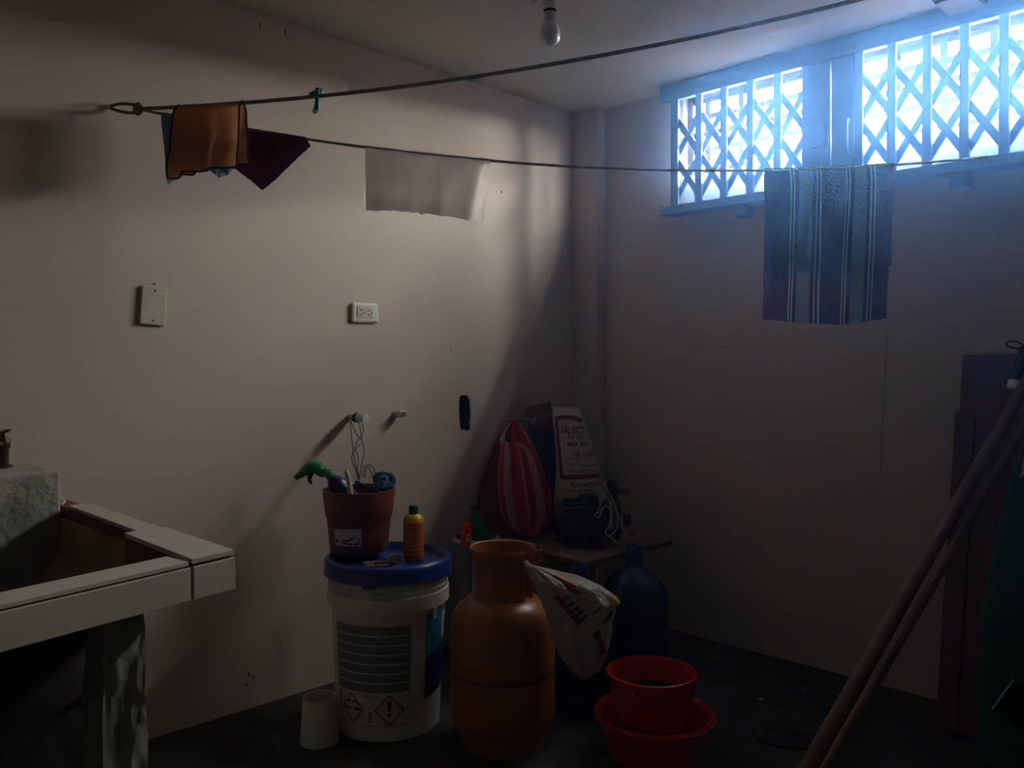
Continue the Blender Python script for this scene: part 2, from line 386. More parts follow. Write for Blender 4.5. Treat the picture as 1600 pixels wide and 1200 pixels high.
# rails that carry both gates
yl, yr = WB(1038,340,GPX).y, .58
tr_ = tag(empty('gate_rail', (GPX, (yl+yr)/2, ZT)), 'glare-tinted blue steel channel along the ceiling above the lattice gates', 'rail')
m_ = MB(); m_.box((-.035,-(yl-yr)/2,.004),(.055,(yl-yr)/2,.055)); m_.build('channel', M['gate'], tr_, bevel=.002)
m_ = MB(); m_.box((-.035,-(yl-yr)/2,-.018),(-.031,(yl-yr)/2,.004)); m_.build('flange', M['gate'], tr_)
br = tag(empty('gate_rail', (GPX, (yl+yr)/2, ZB-.045)), 'glare-tinted blue steel channel sill under the lattice gates', 'rail')
m_ = MB(); m_.box((-.035,-(yl-yr)/2,0),(.055,(yl-yr)/2,.036)); m_.build('channel', M['gate'], br, bevel=.002)
m_ = MB(); m_.box((-.035,(yl-yr)/2-.006,.036),(.055,(yl-yr)/2,.042)); m_.build('end_cap', M['gate'], br)
for px, py in ((1159,330),(1499,288)):
    p = WB(px, py, GPX); m_ = MB(); m_.box((-.02,p.y-(yl+yr)/2-.026,-.045),(.055,p.y-(yl+yr)/2+.026,0)); m_.build('bracket', M['gate'], br, bevel=.003)

# ------------------------------------------------------------------ clotheslines
AN = WA(168, 168)+Vector((0,-.004,0))               # anchor on the left wall
KN = AN+Vector((.065,-.055,-.003))                   # the knot
EB = WB(1553, 244, XB-.07)                          # end at the gate sill
e2 = at(1340, 0, 2.168)
d2 = (e2-KN); E2 = KN+d2*((KN.y-(Y0+.004))/(KN.y-e2.y))
def para(a, b, sag, n=40): return [a.lerp(b, i/n)-Vector((0,0,4*sag*(i/n)*(1-i/n))) for i in range(n+1)]
low_pts = para(KN, EB, .105)
n_e = 1.62
up_pts = [KN+(e2-KN)*t-Vector((0,0,4*.052*t*(1-t) if t < 1 else -4*.052*(t-1))) for t in [n_e*i/80 for i in range(81)]]
cl = tag(empty('clothesline', AN), 'olive rope clothesline forking from one knot at the left wall', 'clothesline')
def RL(nm, mb, m, **k):
    mb.v = [tuple(Vector(v)-AN) for v in mb.v]; return mb.build(nm, m, cl, **k)
RL('upper_line', MB().tube(up_pts, .0058, 8), M['rope'], smooth=True)
RL('lower_line', MB().tube(low_pts, .0042, 8), M['rope'], smooth=True)
RL('loop', MB().tube(spline([AN, AN.lerp(KN,.4)+Vector((0,0,.012)), AN.lerp(KN,.85)+Vector((0,0,.012)), KN, AN.lerp(KN,.85)-Vector((0,0,.012)), AN.lerp(KN,.4)-Vector((0,0,.010)), AN],6), .0048, 8), M['rope'], smooth=True)
kd = (e2-KN).normalized()
RL('knot', MB().tube([KN+Vector((0,0,.016*math.cos(a)))+RT*(.010*math.sin(a))+kd*(.004*a/6.28-.002) for a in [i*.4 for i in range(33)]], .0045, 6), M['rope'], smooth=True)
hk = up_pts[-1]
RL('ceiling_hook', MB().tube([hk, Vector((hk.x, hk.y, ZC))], .005, 8), M['steel'])
RL('wall_hook', MB().tube([AN+Vector((0,.02,0)), AN+Vector((0,-.008,0))], .006, 8), M['steel'])
def on_line(a, b, px, py):
    """point seen at a pixel on the upright plane that holds the line a-b"""
    n = (b-a).cross(UP); o = Vector((0,0,CAMH)); d = at(px, py, 1.0)-o
    return o+d*((a-o).dot(n)/d.dot(n))
def line_z(pts, p):
    best = (9, 0)
    for i in range(len(pts)-1):
        a, b = pts[i], pts[i+1]; dx, dy = b.x-a.x, b.y-a.y
        t = max(0, min(1, ((p.x-a.x)*dx+(p.y-a.y)*dy)/(dx*dx+dy*dy)))
        q = a.lerp(b, t); d = (q.x-p.x)**2+(q.y-p.y)**2
        if d < best[0]: best = (d, q.z)
    return best[1]

def hang(name, label, a, b, pts, top, bot, m, back=.9, wave=.006, waves=5, gap=.010, seed=0, nu=28, nv=22, edge=None, cat='cloth', th=.002, ragged=.002, bshift=0):
    """cloth folded over a line: front sheet to the traced hem, back sheet shorter or longer behind it"""
    nrm = (b-a).cross(UP).normalized()
    if nrm.dot(Vector((0,0,0))-a) < 0: nrm = -nrm       # towards the camera side
    T0 = [on_line(a, b, *p) for p in top]; B0 = [on_line(a, b, *p) for p in bot]
    t_ = empty(name, (poly_at(T0,.5)+Vector((0,0,0)))); tag(t_, label, cat)
    base = t_.location.copy()
    def pos(u, s):                                      # s: -1 front hem .. 0 on the rope .. 1 back hem
        tp = poly_at(T0, u); tp = Vector((tp.x, tp.y, line_z(pts, tp)+.0065)); bp = poly_at(B0, u)
        k = abs(s); side = 1 if s < 0 else -1
        d = k if s < 0 else k*back
        q = tp.lerp(bp, d)
        if s > 0 and bshift: q += (b-a).normalized()*bshift*k
        amp = min(1, k*1.6)
        off = gap*min(1, k*9)*side + amp*wave*math.sin(waves*2*math.pi*u+seed+1.3*side+k*1.1)
        off += amp*wave*.9*noise.noise(Vector((u*5+seed, k*3, side*7)))
        if k > .97: q.z += ragged*noise.noise(Vector((u*40, seed, side)))*2
        return q+nrm*off-base
    o = MB().grid(lambda u, v: pos(u, v*2-1), nu, 2*nv).build('sheet', m, t_, smooth=True, angle=80)
    if edge:
        for s in (-1, 1):
            MB().tube([pos(i/40, s) for i in range(41)], .0028, 6).build('hem_stitching', edge, t_, smooth=True)
        for u in (0, 1):
            MB().tube([pos(u, i/30-1) for i in range(61)], .0028, 6).build('side_stitching', edge, t_, smooth=True)
    return t_, pos
hang('cleaning_cloth', 'faded blue cotton cloth with a ragged hem hanging behind the orange cloth', KN, EB, low_pts,
     [(252,183),(375,201)], [(262,290),(296,272),(330,268),(346,281),(372,262)], M['c_blue'], back=.85, waves=6, wave=.008, seed=2)
hang('cleaning_cloth', 'rust orange cloth with black stitched edges folded over the upper line', KN, E2, up_pts,
     [(279,168),(379,163)], [(266,280),(287,280),(292,272),(330,267),(376,262)], M['c_orange'], back=.93, waves=2.5, wave=.012, gap=.02, seed=1, edge=M['c_edge'], bshift=.012)
hang('cleaning_cloth', 'deep maroon cloth hanging askew to a pointed corner', KN, EB, low_pts,
     [(372,201),(477,213)], [(366,264),(388,279),(411,299),(452,262),(487,230)], M['c_maroon'], back=.55, waves=1.5, wave=.004, seed=4)
hang('cleaning_cloth', 'greyish white cotton cloth with frayed edges on the lower line', KN, EB, low_pts,
     [(571,230),(768,249)], [(573,331),(620,330),(690,338),(756,348)], M['c_white'], back=.97, waves=4, wave=.007, gap=.012, seed=6, ragged=.004, bshift=-.012)
# striped towel: each colour band is woven in, so the sheet is striped across its width
def towel_mat():
    m = cloth('violet_striped_towelling', (.10,.03,.11), trans=.2); n = m.node_tree; b = n.nodes['Principled BSDF']
    at_ = n.nodes.new('ShaderNodeAttribute'); at_.attribute_name = 'weft'
    r = n.nodes.new('ShaderNodeValToRGB'); r.color_ramp.interpolation = 'CONSTANT'
    dk, wh, md = (.10,.028,.11,1), (.55,.50,.52,1), (.24,.22,.26,1)
    st = [(0,dk),(.185,wh),(.197,dk),(.212,wh),(.224,dk),(.255,md),(.365,dk),(.392,wh),(.402,dk),(.418,wh),(.432,dk),(.62,wh),(.632,dk),(.648,wh),(.66,dk),(.69,md),(.785,dk),(.812,wh),(.824,dk),(.84,wh),(.852,dk)]
    e = r.color_ramp.elements
    while len(e) > 1: e.remove(e[0])
    e[0].position = 0; e[0].color = dk
    for p, c in st[1:]:
        q = e.new(p); q.color = c
    n.links.new(at_.outputs['Fac'], r.inputs[0])
    tl = [x for x in n.nodes if x.type == 'BSDF_TRANSLUCENT'][0]
    n.links.new(r.outputs[0], b.inputs['Base Color']); n.links.new(r.outputs[0], tl.inputs[0])
    return m
tw, tpos = hang('towel', 'violet towel with pale stripes hanging in front of the lattice window', KN, EB, low_pts,
     [(1195,276),(1300,275),(1396,268)], [(1190,499),(1250,505),(1310,508),(1383,498)], towel_mat(), back=.66, waves=3, wave=.008, gap=.014, seed=3, nu=60, cat='towel', th=.004, bshift=.018)
sh = tw.children[0].data
at_ = sh.attributes.new('weft', 'FLOAT', 'POINT')
# the grid was built row by row, 61 columns each; order survives because no vertices were merged
for i in range(len(sh.vertices)): at_.data[i].value = (i % 61)/60
# clothes peg on the upper line
pp = on_line(KN, E2, 499, 152); pp.z = line_z(up_pts, pp)
pg = tag(empty('clothes_peg', pp), 'teal plastic clothes peg clipped on the upper line', 'clothes peg')
for s in (-1, 1):
    a = RT*(.004*s)+UP*.022; b = RT*(-.010-.004*s)-UP*.042+FW*(.006*s)
    MB().bar(a+FW*.005*s, b, .012, .009, FW).build('jaw', M['teal'], pg, bevel=.0015)
MB().tube([UP*.0+FW*(.010*math.cos(t))+UP*(.010*math.sin(t))-RT*.002 for t in [i*.5 for i in range(14)]], .0014, 6).build('spring', M['steel'], pg)
MB().tube(spline([RT*-.012-UP*.03, RT*-.018-UP*.045, RT*-.008-UP*.048, RT*-.006-UP*.034],5), .0022, 6).build('finger_loop', M['teal'], pg, smooth=True)
MB().bar(RT*-.028+UP*.002, RT*.006+UP*.018, .012, .010, FW).build('grip', M['teal'], pg, bevel=.0015)

# ------------------------------------------------------------------ ceiling lamp
lp = at(859, 0, 2.6); lp.z = ZC
lm = tag(empty('ceiling_lamp', lp), 'bare white bulb in a ceramic holder on the ceiling', 'lamp')
MB().lathe([(0,0),(.062,0),(.062,-.018),(.055,-.024),(0,-.024)], 32).build('ceiling_rose', M['white'], lm, smooth=True)
MB().lathe([(0,-.024),(.052,-.024),(.048,-.060),(.030,-.075),(.022,-.085),(.022,-.104),(.019,-.106),(.0,-.106)], 28).build('lamp_holder', M['white'], lm, smooth=True)
for s in (-1, 1):
    MB().bar(RT*(.026*s)-UP*.074, RT*(.055*s)-UP*(.078-.01*s), .012, .007).build('terminal_tab', M['white'], lm, bevel=.001)
MB().lathe([(.0185,-.104),(.0195,-.106),(.0195,-.112),(.017,-.113)], 24).build('collar_ring', M['black'], lm, smooth=True)
MB().lathe([(.0,-.108),(.0165,-.110),(.0165,-.128),(.020,-.142),(.020,-.145)], 24).build('bulb_neck', M['offwhite'], lm, smooth=True)
MB().lathe([(.0195,-.145),(.028,-.157),(.0325,-.172),(.0325,-.184),(.029,-.199),(.021,-.210),(.010,-.2155),(0,-.2165)], 32).build('bulb', M['bulb'], lm, smooth=True)
# box on the ceiling by the gate
bx = at(1500, 8, 2.72); bx.z = ZC
jb = tag(empty('junction_box', bx), 'small grey surface box on the ceiling near the lattice gate', 'box')
MB().box((-.075,-.06,-.035),(.075,.06,0)).build('body', M['boxgrey'], jb, bevel=.004)
MB().box((-.07,-.055,-.041),(.07,.055,-.035)).build('lid', M['boxgrey'], jb, bevel=.003)

# ------------------------------------------------------------------ on the left wall: plates, taps, stubs
pw = WA(238, 478)
bp_ = tag(empty('blank_wall_plate', pw), 'crooked blank ivory wall plate with two screw holes', 'wall plate')
bp_.rotation_euler = (0, math.radians(4.0), 0)
pl = MB().box((-.040,-.012,-.060),(.040,0,.060)).build('plate', M['offwhite'], bp_, bevel=.004)
for z in (.046,-.046):
    MB().tube([(0,-.0125,z),(0,-.004,z)], .003, 10).build('screw_hole', M['dark'], bp_)
MB().tube([(.0,-.0005,.068),(.001,-.003,.069)], .003, 8).build('anchor_hole', M['dark'], bp_)
ow = WA(568, 489)
so = tag(empty('power_socket', ow), 'white double power socket on the left wall', 'socket')
MB().box((-.060,-.016,-.037),(.060,0,.037)).build('plate', M['white'], so, bevel=.008)
MB().box((-.040,-.0185,-.020),(.030,-.010,.024)).build('insert', M['offwhite'], so, bevel=.001)
for cx in (-.024, .012):
    for dz in (.009,-.008): MB().box((cx-.006,-.0192,dz-.0015),(cx+.006,-.017,dz+.0015)).build('slot', M['dark'], so)
    MB().tube([(cx+.013,-.0192,0),(cx+.013,-.017,0)], .003, 10).build('earth_hole', M['dark'], so)
# capped pipe stubs
p1 = WA(546, 651)
st1 = tag(empty('pipe_stub', p1), 'white plastic pipe stub in the wall with green cords looped on it', 'pipe')
MB().tube([(0,0.01,0),(0,-.085,-.002)], .011, 16).build('pipe', M['offwhite'], st1, smooth=True)
MB().tube([(0,-.055,0),(0,-.105,-.002)], .0155, 18).build('coupling', M['white'], st1, smooth=True)
MB().tube([(0,-.100,-.002),(0,-.108,-.002)], .017, 18).build('cap', M['white'], st1, smooth=True)
p2 = WA(619, 646)
st2 = tag(empty('pipe_stub', p2), 'pipe stub in the wall with a brick red square plug', 'pipe')
MB().tube([(0,.01,0),(0,-.03,0)], .014, 16).build('pipe', M['offwhite'], st2, smooth=True)
MB().box((-.014,-.045,-.014),(.014,-.028,.014)).build('hex_collar', M['white'], st2, bevel=.004)
MB().box((-.008,-.056,-.008),(.008,-.045,.008)).build('plug', M['brick'], st2, bevel=.001)

# ------------------------------------------------------------------ laundry sink
sk = tag(empty('laundry_sink', (.5, 2.0, 0)), 'tiled concrete laundry sink against the left wall', 'sink')
def SK(nm, mb, m, par=None, **k):
    mb.v = [(x-.5, y-2.0, z) for x, y, z in mb.v]; return mb.build(nm, m, par or sk, **k)
XL = -.55; RZ = .80
yf = lambda x: 1.469+.21*(x-.361)
def quadprism(p, z0, z1):
    m = MB(); n = len(p); m.add([(x,y,z0) for x,y in p]+[(x,y,z1) for x,y in p], [tuple(range(n))[::-1], tuple(range(n,2*n))]+[(i,(i+1)%n,(i+1)%n+n,i+n) for i in range(n)]); return m
# slab body as four rims (front, right, left, back), cement under the tiles
SK('front_beam', quadprism([(XL,yf(XL)+.006),(.784,yf(.784)+.006),(.784,yf(.784)+.075),(XL,yf(XL)+.08)], .733, RZ-.008), M['grout_shade'])
SK('right_wall', quadprism([(.702,yf(.7)+.078),(.784,yf(.784)+.07),(.784,2.650),(.738,2.650),(.738,1.885),(.702,1.885)], .73, RZ-.008), M['maroonpaint'])
SK('basin_side', quadprism([(.722,1.80),(.744,1.80),(.744,2.40),(.720,2.40)], .665, .765), M['basinpaint'])
SK('basin_slope', MB().add([(.722,1.80,.68),(.722,2.40,.68),(.55,2.40,.50),(.55,1.80,.50),(.722,1.80,.665),(.722,2.40,.665),(.55,2.40,.485),(.55,1.80,.485)],[(0,1,2,3),(7,6,5,4),(0,4,5,1),(1,5,6,2),(2,6,7,3),(3,7,4,0)]), M['basinpaint'])
SK('basin_front', quadprism([(XL,yf(XL)+.25),(.60,yf(.60)+.25),(.60,yf(.60)+.28),(XL,yf(XL)+.28)], .50, .72), M['grout_shade'])  # dark colour here stands for the deep shade under the sink
SK('basin_ledge', quadprism([(XL,yf(XL)+.07),(.70,yf(.70)+.07),(.70,yf(.70)+.27),(XL,yf(XL)+.27)], .735, .75), M['grout_shade'])  # underside coloured dark for the same under-sink shade
SK('basin_floor', quadprism([(XL,yf(XL)+.25),(.56,1.79),(.56,2.40),(XL,2.40)], .48, .51), M['basinpaint'])
SK('basin_end', quadprism([(XL-.06,1.40),(XL,1.40),(XL,2.40),(XL-.06,2.40)], .42, .79), M['basinpaint'])
# tiles
tg = .003
SK('tile', quadprism([(XL,yf(XL)),(.25,yf(.25)),(.25,yf(.25)+.076),(XL,yf(XL)+.076)], RZ-.008, RZ), M['tile'], bevel=.0012)
SK('tile', quadprism([(.253,yf(.253)),(.688,yf(.688)),(.678,yf(.678)+.077),(.253,yf(.253)+.076)], RZ-.008, RZ), M['tile'], bevel=.0012)
SK('tile', quadprism([(.694,yf(.694)),(.788,yf(.788)),(.790,1.885),(.698,1.882)], RZ-.006, RZ+.004), M['tile'], bevel=.0012)
SK('tile', quadprism([(.734,1.889),(.790,1.888),(.790,2.37),(.740,2.372)], RZ-.008, RZ), M['tile'], bevel=.0012)
for (xa, xb) in ((XL,.25),(.253,.690),(.696,.788)):
    SK('face_tile', quadprism([(xa,yf(xa)-.005),(xb,yf(xb)-.005),(xb,yf(xb)+.004),(xa,yf(xa)+.004)], .728, RZ-.011), M['tile'], bevel=.0012)
bk = SK('tap_block', MB().grid(lambda u, v: (0,0,0), 1, 1) if False else MB().box((XL,2.385,.42),(.727,2.650,.889)), M['concrete'], bevel=.008)
# rough masonry leg
def leg(u, v):
    a = u*2*math.pi
    x = .607+.040*max(-1, min(1, 1.5*math.cos(a))); y_ = 2.10+.47*max(-1, min(1, 1.5*math.sin(a)))
    z = v*(.735 if y_ < 1.70 else .735-.26*min(1, (y_-1.70)/.06)); n_ = noise.noise(Vector((x*30, y_*18, z*9)))*.011+noise.noise(Vector((x*80, y_*60, z*30)))*.004
    top = max(0, (z-.62)/.11); x += n_*1.2-(-.012*top if math.cos(a) < 0 else .0); y_ += n_*1.5+(.03*top if y_ < 2.0 else 0)
    return (x, y_, z)
SK('leg', MB().grid(leg, 60, 60, True), M['concrete'], smooth=True, angle=30)
# mortar crumbs by the block
SK('mortar_crumb', MB().tube(spline([(.74,2.43,.792),(.752,2.46,.80),(.748,2.52,.802),(.76,2.56,.792)],4), [.004]*3+[.009]*4+[.006]*3+[.003]*3, 6), M['concrete'])
# old tap on the block
tp_ = tag(empty('tap', (.640,2.565,.889)), 'dark old brass tap standing on the sink block', 'tap')
MB().lathe([(0,0),(.022,0),(.022,.006),(.012,.010),(.012,.05),(.016,.055),(.016,.075),(.010,.082),(.007,.10),(0,.10)], 20).build('body', M['brass'], tp_, smooth=True)
MB().tube(spline([(0,0,.062),(-.03,-.03,.066),(-.055,-.055,.058),(-.06,-.06,.035)],5), .009, 10).build('spout', M['brass'], tp_, smooth=True)
for k in range(4):
    a = k*math.pi/2+.5
    MB().tube([(0,0,.098),(.022*math.cos(a),.022*math.sin(a),.100)], .004, 8).build('handle_arm', M['brass'], tp_)

# ------------------------------------------------------------------ white pail with blue lid
def face_angle(c): return math.atan2(-c.y, -c.x)
pc_ = at(607, 600, 2.765); pc_.z = 0
pail = tag(empty('pail', pc_), 'large white plastic pail with warning label and blue lid', 'pail')
th0 = face_angle(pc_)
def prad(z): return .166+.020*(z/.46)
prof = [(0,0),(.160,0),(.166,.006)]+[(prad(z), z) for z in (.05,.15,.25,.35,.405)]
prof += [(.184,.406),(.197,.404),(.197,.446),(.188,.448),(.188,.458),(.194,.460),(.194,.464),(.188,.466),(.188,.478),(.194,.480),(.194,.484),(.188,.486),(.188,.512),(.180,.512),(.176,.40),(.15,.01),(0,.01)]
MB().lathe(prof, 72).build('body', M['white'], pail, smooth=True, angle=35)
for i in range(84):
    a = 2*math.pi*i/84
    if math.cos(a-th0) < -.2: continue
    d = Vector((math.cos(a), math.sin(a), 0))
    MB().bar(d*.190+UP*.449, d*.190+UP*.485, .003, .005, d).build('rib', M['white'], pail)
lid = MB().lathe([(0,.520),(.165,.520),(.178,.524),(.184,.540),(.190,.546),(.199,.545),(.205,.537),(.206,.522),(.204,.510),(.207,.502),(.206,.494),(.196,.492),(.196,.505),(.17,.510),(0,.510)], 72).build('lid', M['blue'], pail, smooth=True, angle=50)
for da in (-.30, 1.3, 2.9, 4.4):
    d = Vector((math.cos(th0+da), math.sin(th0+da), 0)); sdv = UP.cross(d)
    MB().bar(d*.201-sdv*.02+UP*.488, d*.201+sdv*.02+UP*.488, .010, .014, d).build('lid_tab', M['blue'], lid)
def pp_(deg, z, off=.0008):
    a = th0+math.radians(deg); r = prad(z)+off; return (r*math.cos(a), r*math.sin(a), z)
def pail_patch(nm, d0, d1, zlo, zhi, m, off=.0008, par=None, n=16):
    """patch wrapped on the pail; zlo/zhi may be functions of the fraction across"""
    f = lambda q, u: q(u) if callable(q) else q
    return MB().grid(lambda u, v: pp_(d0+(d1-d0)*u, f(zlo,u)+(f(zhi,u)-f(zlo,u))*v, off), n, 2).build(nm, m, par or pail, smooth=True)
lab = pail_patch('paper_label', -63, 24, .050, .372, M['paper'])
lab['label'] = 'printed warning label'
gz0, gz1 = .158, .362
pail_patch('fine_print_block', -61, 22, gz0, gz1, M['greyink'], .0014, lab)
for k in range(1, 7):
    z = gz1-(gz1-gz0)*k/7; pail_patch('white_rule', -58, 20, z-.0022, z+.0022, M['paper'], .0020, lab)
def diamond(cd, cz, rd, rz, w):
    o_ = [(0,1),(1,0),(0,-1),(-1,0)]
    m = MB()
    for i in range(4):
        a, b = o_[i], o_[(i+1)%4]
        m.grid(lambda u, v: pp_(cd+(a[0]+(b[0]-a[0])*u)*rd*(1-w*v), cz+(a[1]+(b[1]-a[1])*u)*rz*(1-w*v), .0016), 8, 1)
    return m.build('warning_diamond', M['redline'], lab)
dm1 = diamond(-40, .103, 14, .049, .15); dm2 = diamond(1, .103, 16, .049, .15)
def mark(poly, cd, cz, sd_, sz, par, nm='pictogram'):
    m = MB(); m.add([pp_(cd+x*sd_, cz+y*sz, .0018) for x, y in poly], [tuple(range(len(poly)))]); return m.build(nm, M['ink'], par)
mark([(-.12,.9),(.12,.9),(.16,.75),(.07,-.25),(-.07,-.25),(-.16,.75)], 1, .108, 16, .028, dm2)
mark([(.13*math.cos(i*.785),-.62+.17*math.sin(i*.785)) for i in range(8)], 1, .108, 16, .028, dm2)
# corrosion mark: two tilted tubes dripping on a hand and a bar
mark([(-.75,.45),(-.1,.75),(-.05,.6),(-.7,.3)], -40, .106, 14, .03, dm1); mark([(.1,.75),(.75,.45),(.7,.3),(.05,.6)], -40, .106, 14, .03, dm1)
mark([(-.85,-.1),(-.2,-.1),(-.1,-.25),(-.85,-.3)], -40, .106, 14, .03, dm1); mark([(.15,-.02),(.8,.05),(.75,-.3),(.5,-.15),(.3,-.35),(.15,-.25)], -40, .106, 14, .03, dm1)
mark([(-.45,.15),(-.38,.15),(-.38,-.02),(-.45,-.02)], -40, .106, 14, .03, dm1); mark([(.42,.2),(.5,.2),(.5,.08),(.42,.08)], -40, .106, 14, .03, dm1)
mm = MB(); text_on(mm, 'PELIGRO', lambda u, v: pp_(u, v, .0018), -27, .140, 16, .008, bold=.01); mm.build('warning_word', M['ink'], lab)
for k in range(6): pail_patch('print_line', -21, -17, .066+k*.0055, .069+k*.0055, M['ink'], .0018, lab, 3)
for k in range(9): pail_patch('print_line', -59.5, -56.5, .070+k*.009, .075+k*.009, M['greyink'], .0018, lab, 2)
pail_patch('label_border', -61, 23, .0535, .0550, M['redline'], .0018, lab)
bl = pail_patch('brand_print', 40, 100, .250, .385, M['tealprint'], .0010)
pail_patch('brand_print', 40, 100, lambda u: .115+.035*u, lambda u: .245+.03*math.sin(u*2.2), M['navyprint'], .0012)
pail_patch('white_drop', 68, 82, .29, .37, M['paper'], .0018, bl); 
mm = MB(); mm.add([pp_(75+x*5, .335+y*.022, .0026) for x, y in ((0,1),(.5,.3),(.6,-.4),(.2,-.9),(-.3,-.9),(-.6,-.3),(-.3,.3))], [tuple(range(7))]); mm.build('red_drop', M['redline'], bl)
# bail lug and wire handle hanging at the side
for s in (1, -1):
    a = th0+math.radians(47 if s > 0 else -133); d = Vector((math.cos(a), math.sin(a), 0))
    MB().bar(d*.196+UP*.37, d*.196+UP*.405, .012, .008, d).build('handle_lug', M['white'], pail)
LZ = .521
# things on the lid ------------------------------------------------
def on_lid(px, F, z=LZ): p = at(px, 600, F); p.z = z; return p
pot = on_lid(561, 2.84, .541)
pt = tag(empty('plant_pot', pot), 'brown red plastic pot with paper label standing on the pail lid', 'pot')
th1 = face_angle(pot)
def potr(z): return .096+.018*(z/.205)+(.006 if z > .115 else 0)
MB().lathe([(0,0),(.090,0),(.096,.006),(potr(.05),.05),(potr(.112),.112),(potr(.112)+.004,.116),(potr(.16),.16),(potr(.2)+.001,.2),(potr(.2)+.001,.207),(potr(.2)-.005,.207),(potr(.1)-.006,.1),(.084,.008),(0,.008)], 56).build('body', M['terracotta'], pt, smooth=True)
def potp(deg, z, off=.001): a = th1+math.radians(deg); r = potr(z)+off; return (r*math.cos(a), r*math.sin(a), z)
plab = MB().grid(lambda u, v: potp(-50+u*54, .033+.056*v+.002*u), 12, 2).build('paper_label', M['paper'], pt, smooth=True)
for (a, b, c, d) in ((-47,-40,.044,.062),(-34,-22,.040,.053),(-30,-16,.051,.058),(-20,-3,.038,.047),(-16,-9,.056,.064),(-3,1,.040,.066)):
    MB().grid(lambda u, v: potp(a+(b-a)*u, c+(d-c)*v*(.6+.4*math.sin(u*9)), .0018), 6, 1).build('blue_print', M['blueink'], plab)
# in the pot: spray bottle, brush, comb, blue packet
def line_thing(name, label, cat, base): return tag(empty(name, base), label, cat)
sb = at(540, 775, 2.86); sbt = line_thing('spray_bottle', 'violet spray bottle with bright green trigger head lying in the pot', 'spray bottle', sb)
a0 = at(562, 800, 2.88)-sb; a1 = at(522, 751, 2.84)-sb; a2 = at(511, 745, 2.84)-sb; ax = (a1-a0).normalized()
MB().tube([a0, a0+ax*.01, a0.lerp(a1,.5), a1-ax*.018, a1, a1+ax*.012, a1+ax*.022], [.02,.032,.034,.033,.026,.016,.013], 20).build('bottle', M['purple'], sbt, smooth=True)
hb = a1+ax*.020
MB().tube([hb, hb+ax*.02], .0165, 18).build('screw_collar', M['green'], sbt, smooth=True)
e0 = at(505, 741, 2.84)-sb; hp = [at(505,738,2.84)-sb, at(497,731,2.84)-sb, at(487,729,2.835)-sb, at(476,736,2.83)-sb, at(467,744,2.83)-sb]
MB().tube([hb+ax*.015]+[hp[0]]+[hp[1]]+[hp[2]]+[hp[3]]+[hp[4]], [.013,.019,.023,.023,.017,.010], 14).build('trigger_head', M['green'], sbt, smooth=True)
MB().tube([at(462,747,2.83)-sb, at(467,742,2.83)-sb], .0095, 12).build('nozzle', M['green'], sbt, smooth=True)
MB().tube(spline([at(488,738,2.835)-sb, at(483,748,2.833)-sb, at(487,756,2.833)-sb],4), [.008]*5+[.006]*3+[.004], 10).build('trigger', M['dkgreen'], sbt, smooth=True)
b0 = at(550, 790, 2.80); bt = line_thing('scrub_brush_handle', 'pale wooden brush handle sticking out of the pot', 'brush', b0)
MB().tube([Vector((0,0,0)), at(546,756,2.80)-b0, at(542,738,2.80)-b0, at(541,734,2.80)-b0], [.007,.010,.008,.004], 12).build('handle', M['offwhite'], bt, smooth=True)
MB().tube([Vector((0,0,0)), at(552,796,2.80)-b0], .012, 10).build('head', M['offwhite'], bt, smooth=True)
b0 = at(590, 772, 2.83); bt = line_thing('hair_comb', 'violet plastic comb lying across the pot', 'comb', b0)
cA = at(555,752,2.83)-b0; cB = at(593,770,2.83)-b0
MB().bar(cA, cB, .005, .008, UP).build('spine', M['purple'], bt, bevel=.001)
for k in range(12):
    q = cA.lerp(cB, (k+.5)/12); MB().bar(q-UP*.003, q-UP*.026+RT*-.006, .0015, .003).build('tooth', M['purple'], bt)
b0 = at(600, 768, 2.90); bt = line_thing('soap_packet', 'crumpled blue plastic wrapped packet in the pot', 'packet', b0)
MB().grid(lambda u, v: (Vector(((u-.5)*.070,0,0)).x*RT + UP*(v*.060-.005) + FW*(.020*math.cos(u*6.28)*math.sin(v*3.1)+.012*noise.noise(Vector((u*6,v*6,1)))))*1.0, 10, 8).build('wrapper', M['bluepack'], bt, smooth=True, solid=.016)
MB().tube(spline([RT*-.03+UP*.058, RT*-.01+UP*.064, RT*.012+UP*.061, RT*.032+UP*.056],4), .005, 6).build('crimp', M['bluepack'], bt)
# green cords looped over the pipe stub, ends in the pot
gc = tag(empty('cord_bundle', p1+Vector((0,-.04,0))), 'thin dark green cords hanging from the pipe stub into the pot', 'cord')
gb_ = p1+Vector((0,-.04,0))
def cord(pts, nm='strand', r=.0017): MB().tube([p-gb_ for p in spline(pts, 6)], r, 6).build(nm, M['cordgreen'], gc, smooth=True)
for pts in ([(547,658,3.08),(549,680,3.04),(552,705,2.98),(556,728,2.91),(561,746,2.87),(563,762,2.86)],
            [(548,657,3.08),(558,680,3.04),(566,690,3.0),(553,704,2.96),(550,718,2.93),(556,735,2.9),(560,748,2.87)],
            [(561,660,3.05),(565,684,3.02),(569,705,2.98),(565,725,2.93),(562,744,2.88)],
            [(566,661,3.04),(567,676,3.03),(555,697,2.98),(560,716,2.94),(558,733,2.9),(562,746,2.88)],
            [(567,745,2.88),(569,731,2.87),(577,727,2.87),(584,733,2.88),(587,746,2.89)],
            [(570,746,2.88),(572,733,2.87),(576,731,2.87),(580,738,2.88),(582,748,2.88)]):
    cord([at(*p) for p in pts])
for k in range(3):
    MB().tube([Vector((.0165*math.cos(t), -.002-.006*k+.003*math.sin(2*t), .0165*math.sin(t)-.001)) for t in [i*.4 for i in range(17)]], .0019, 6).build('coil', M['cordgreen'], gc, smooth=True)
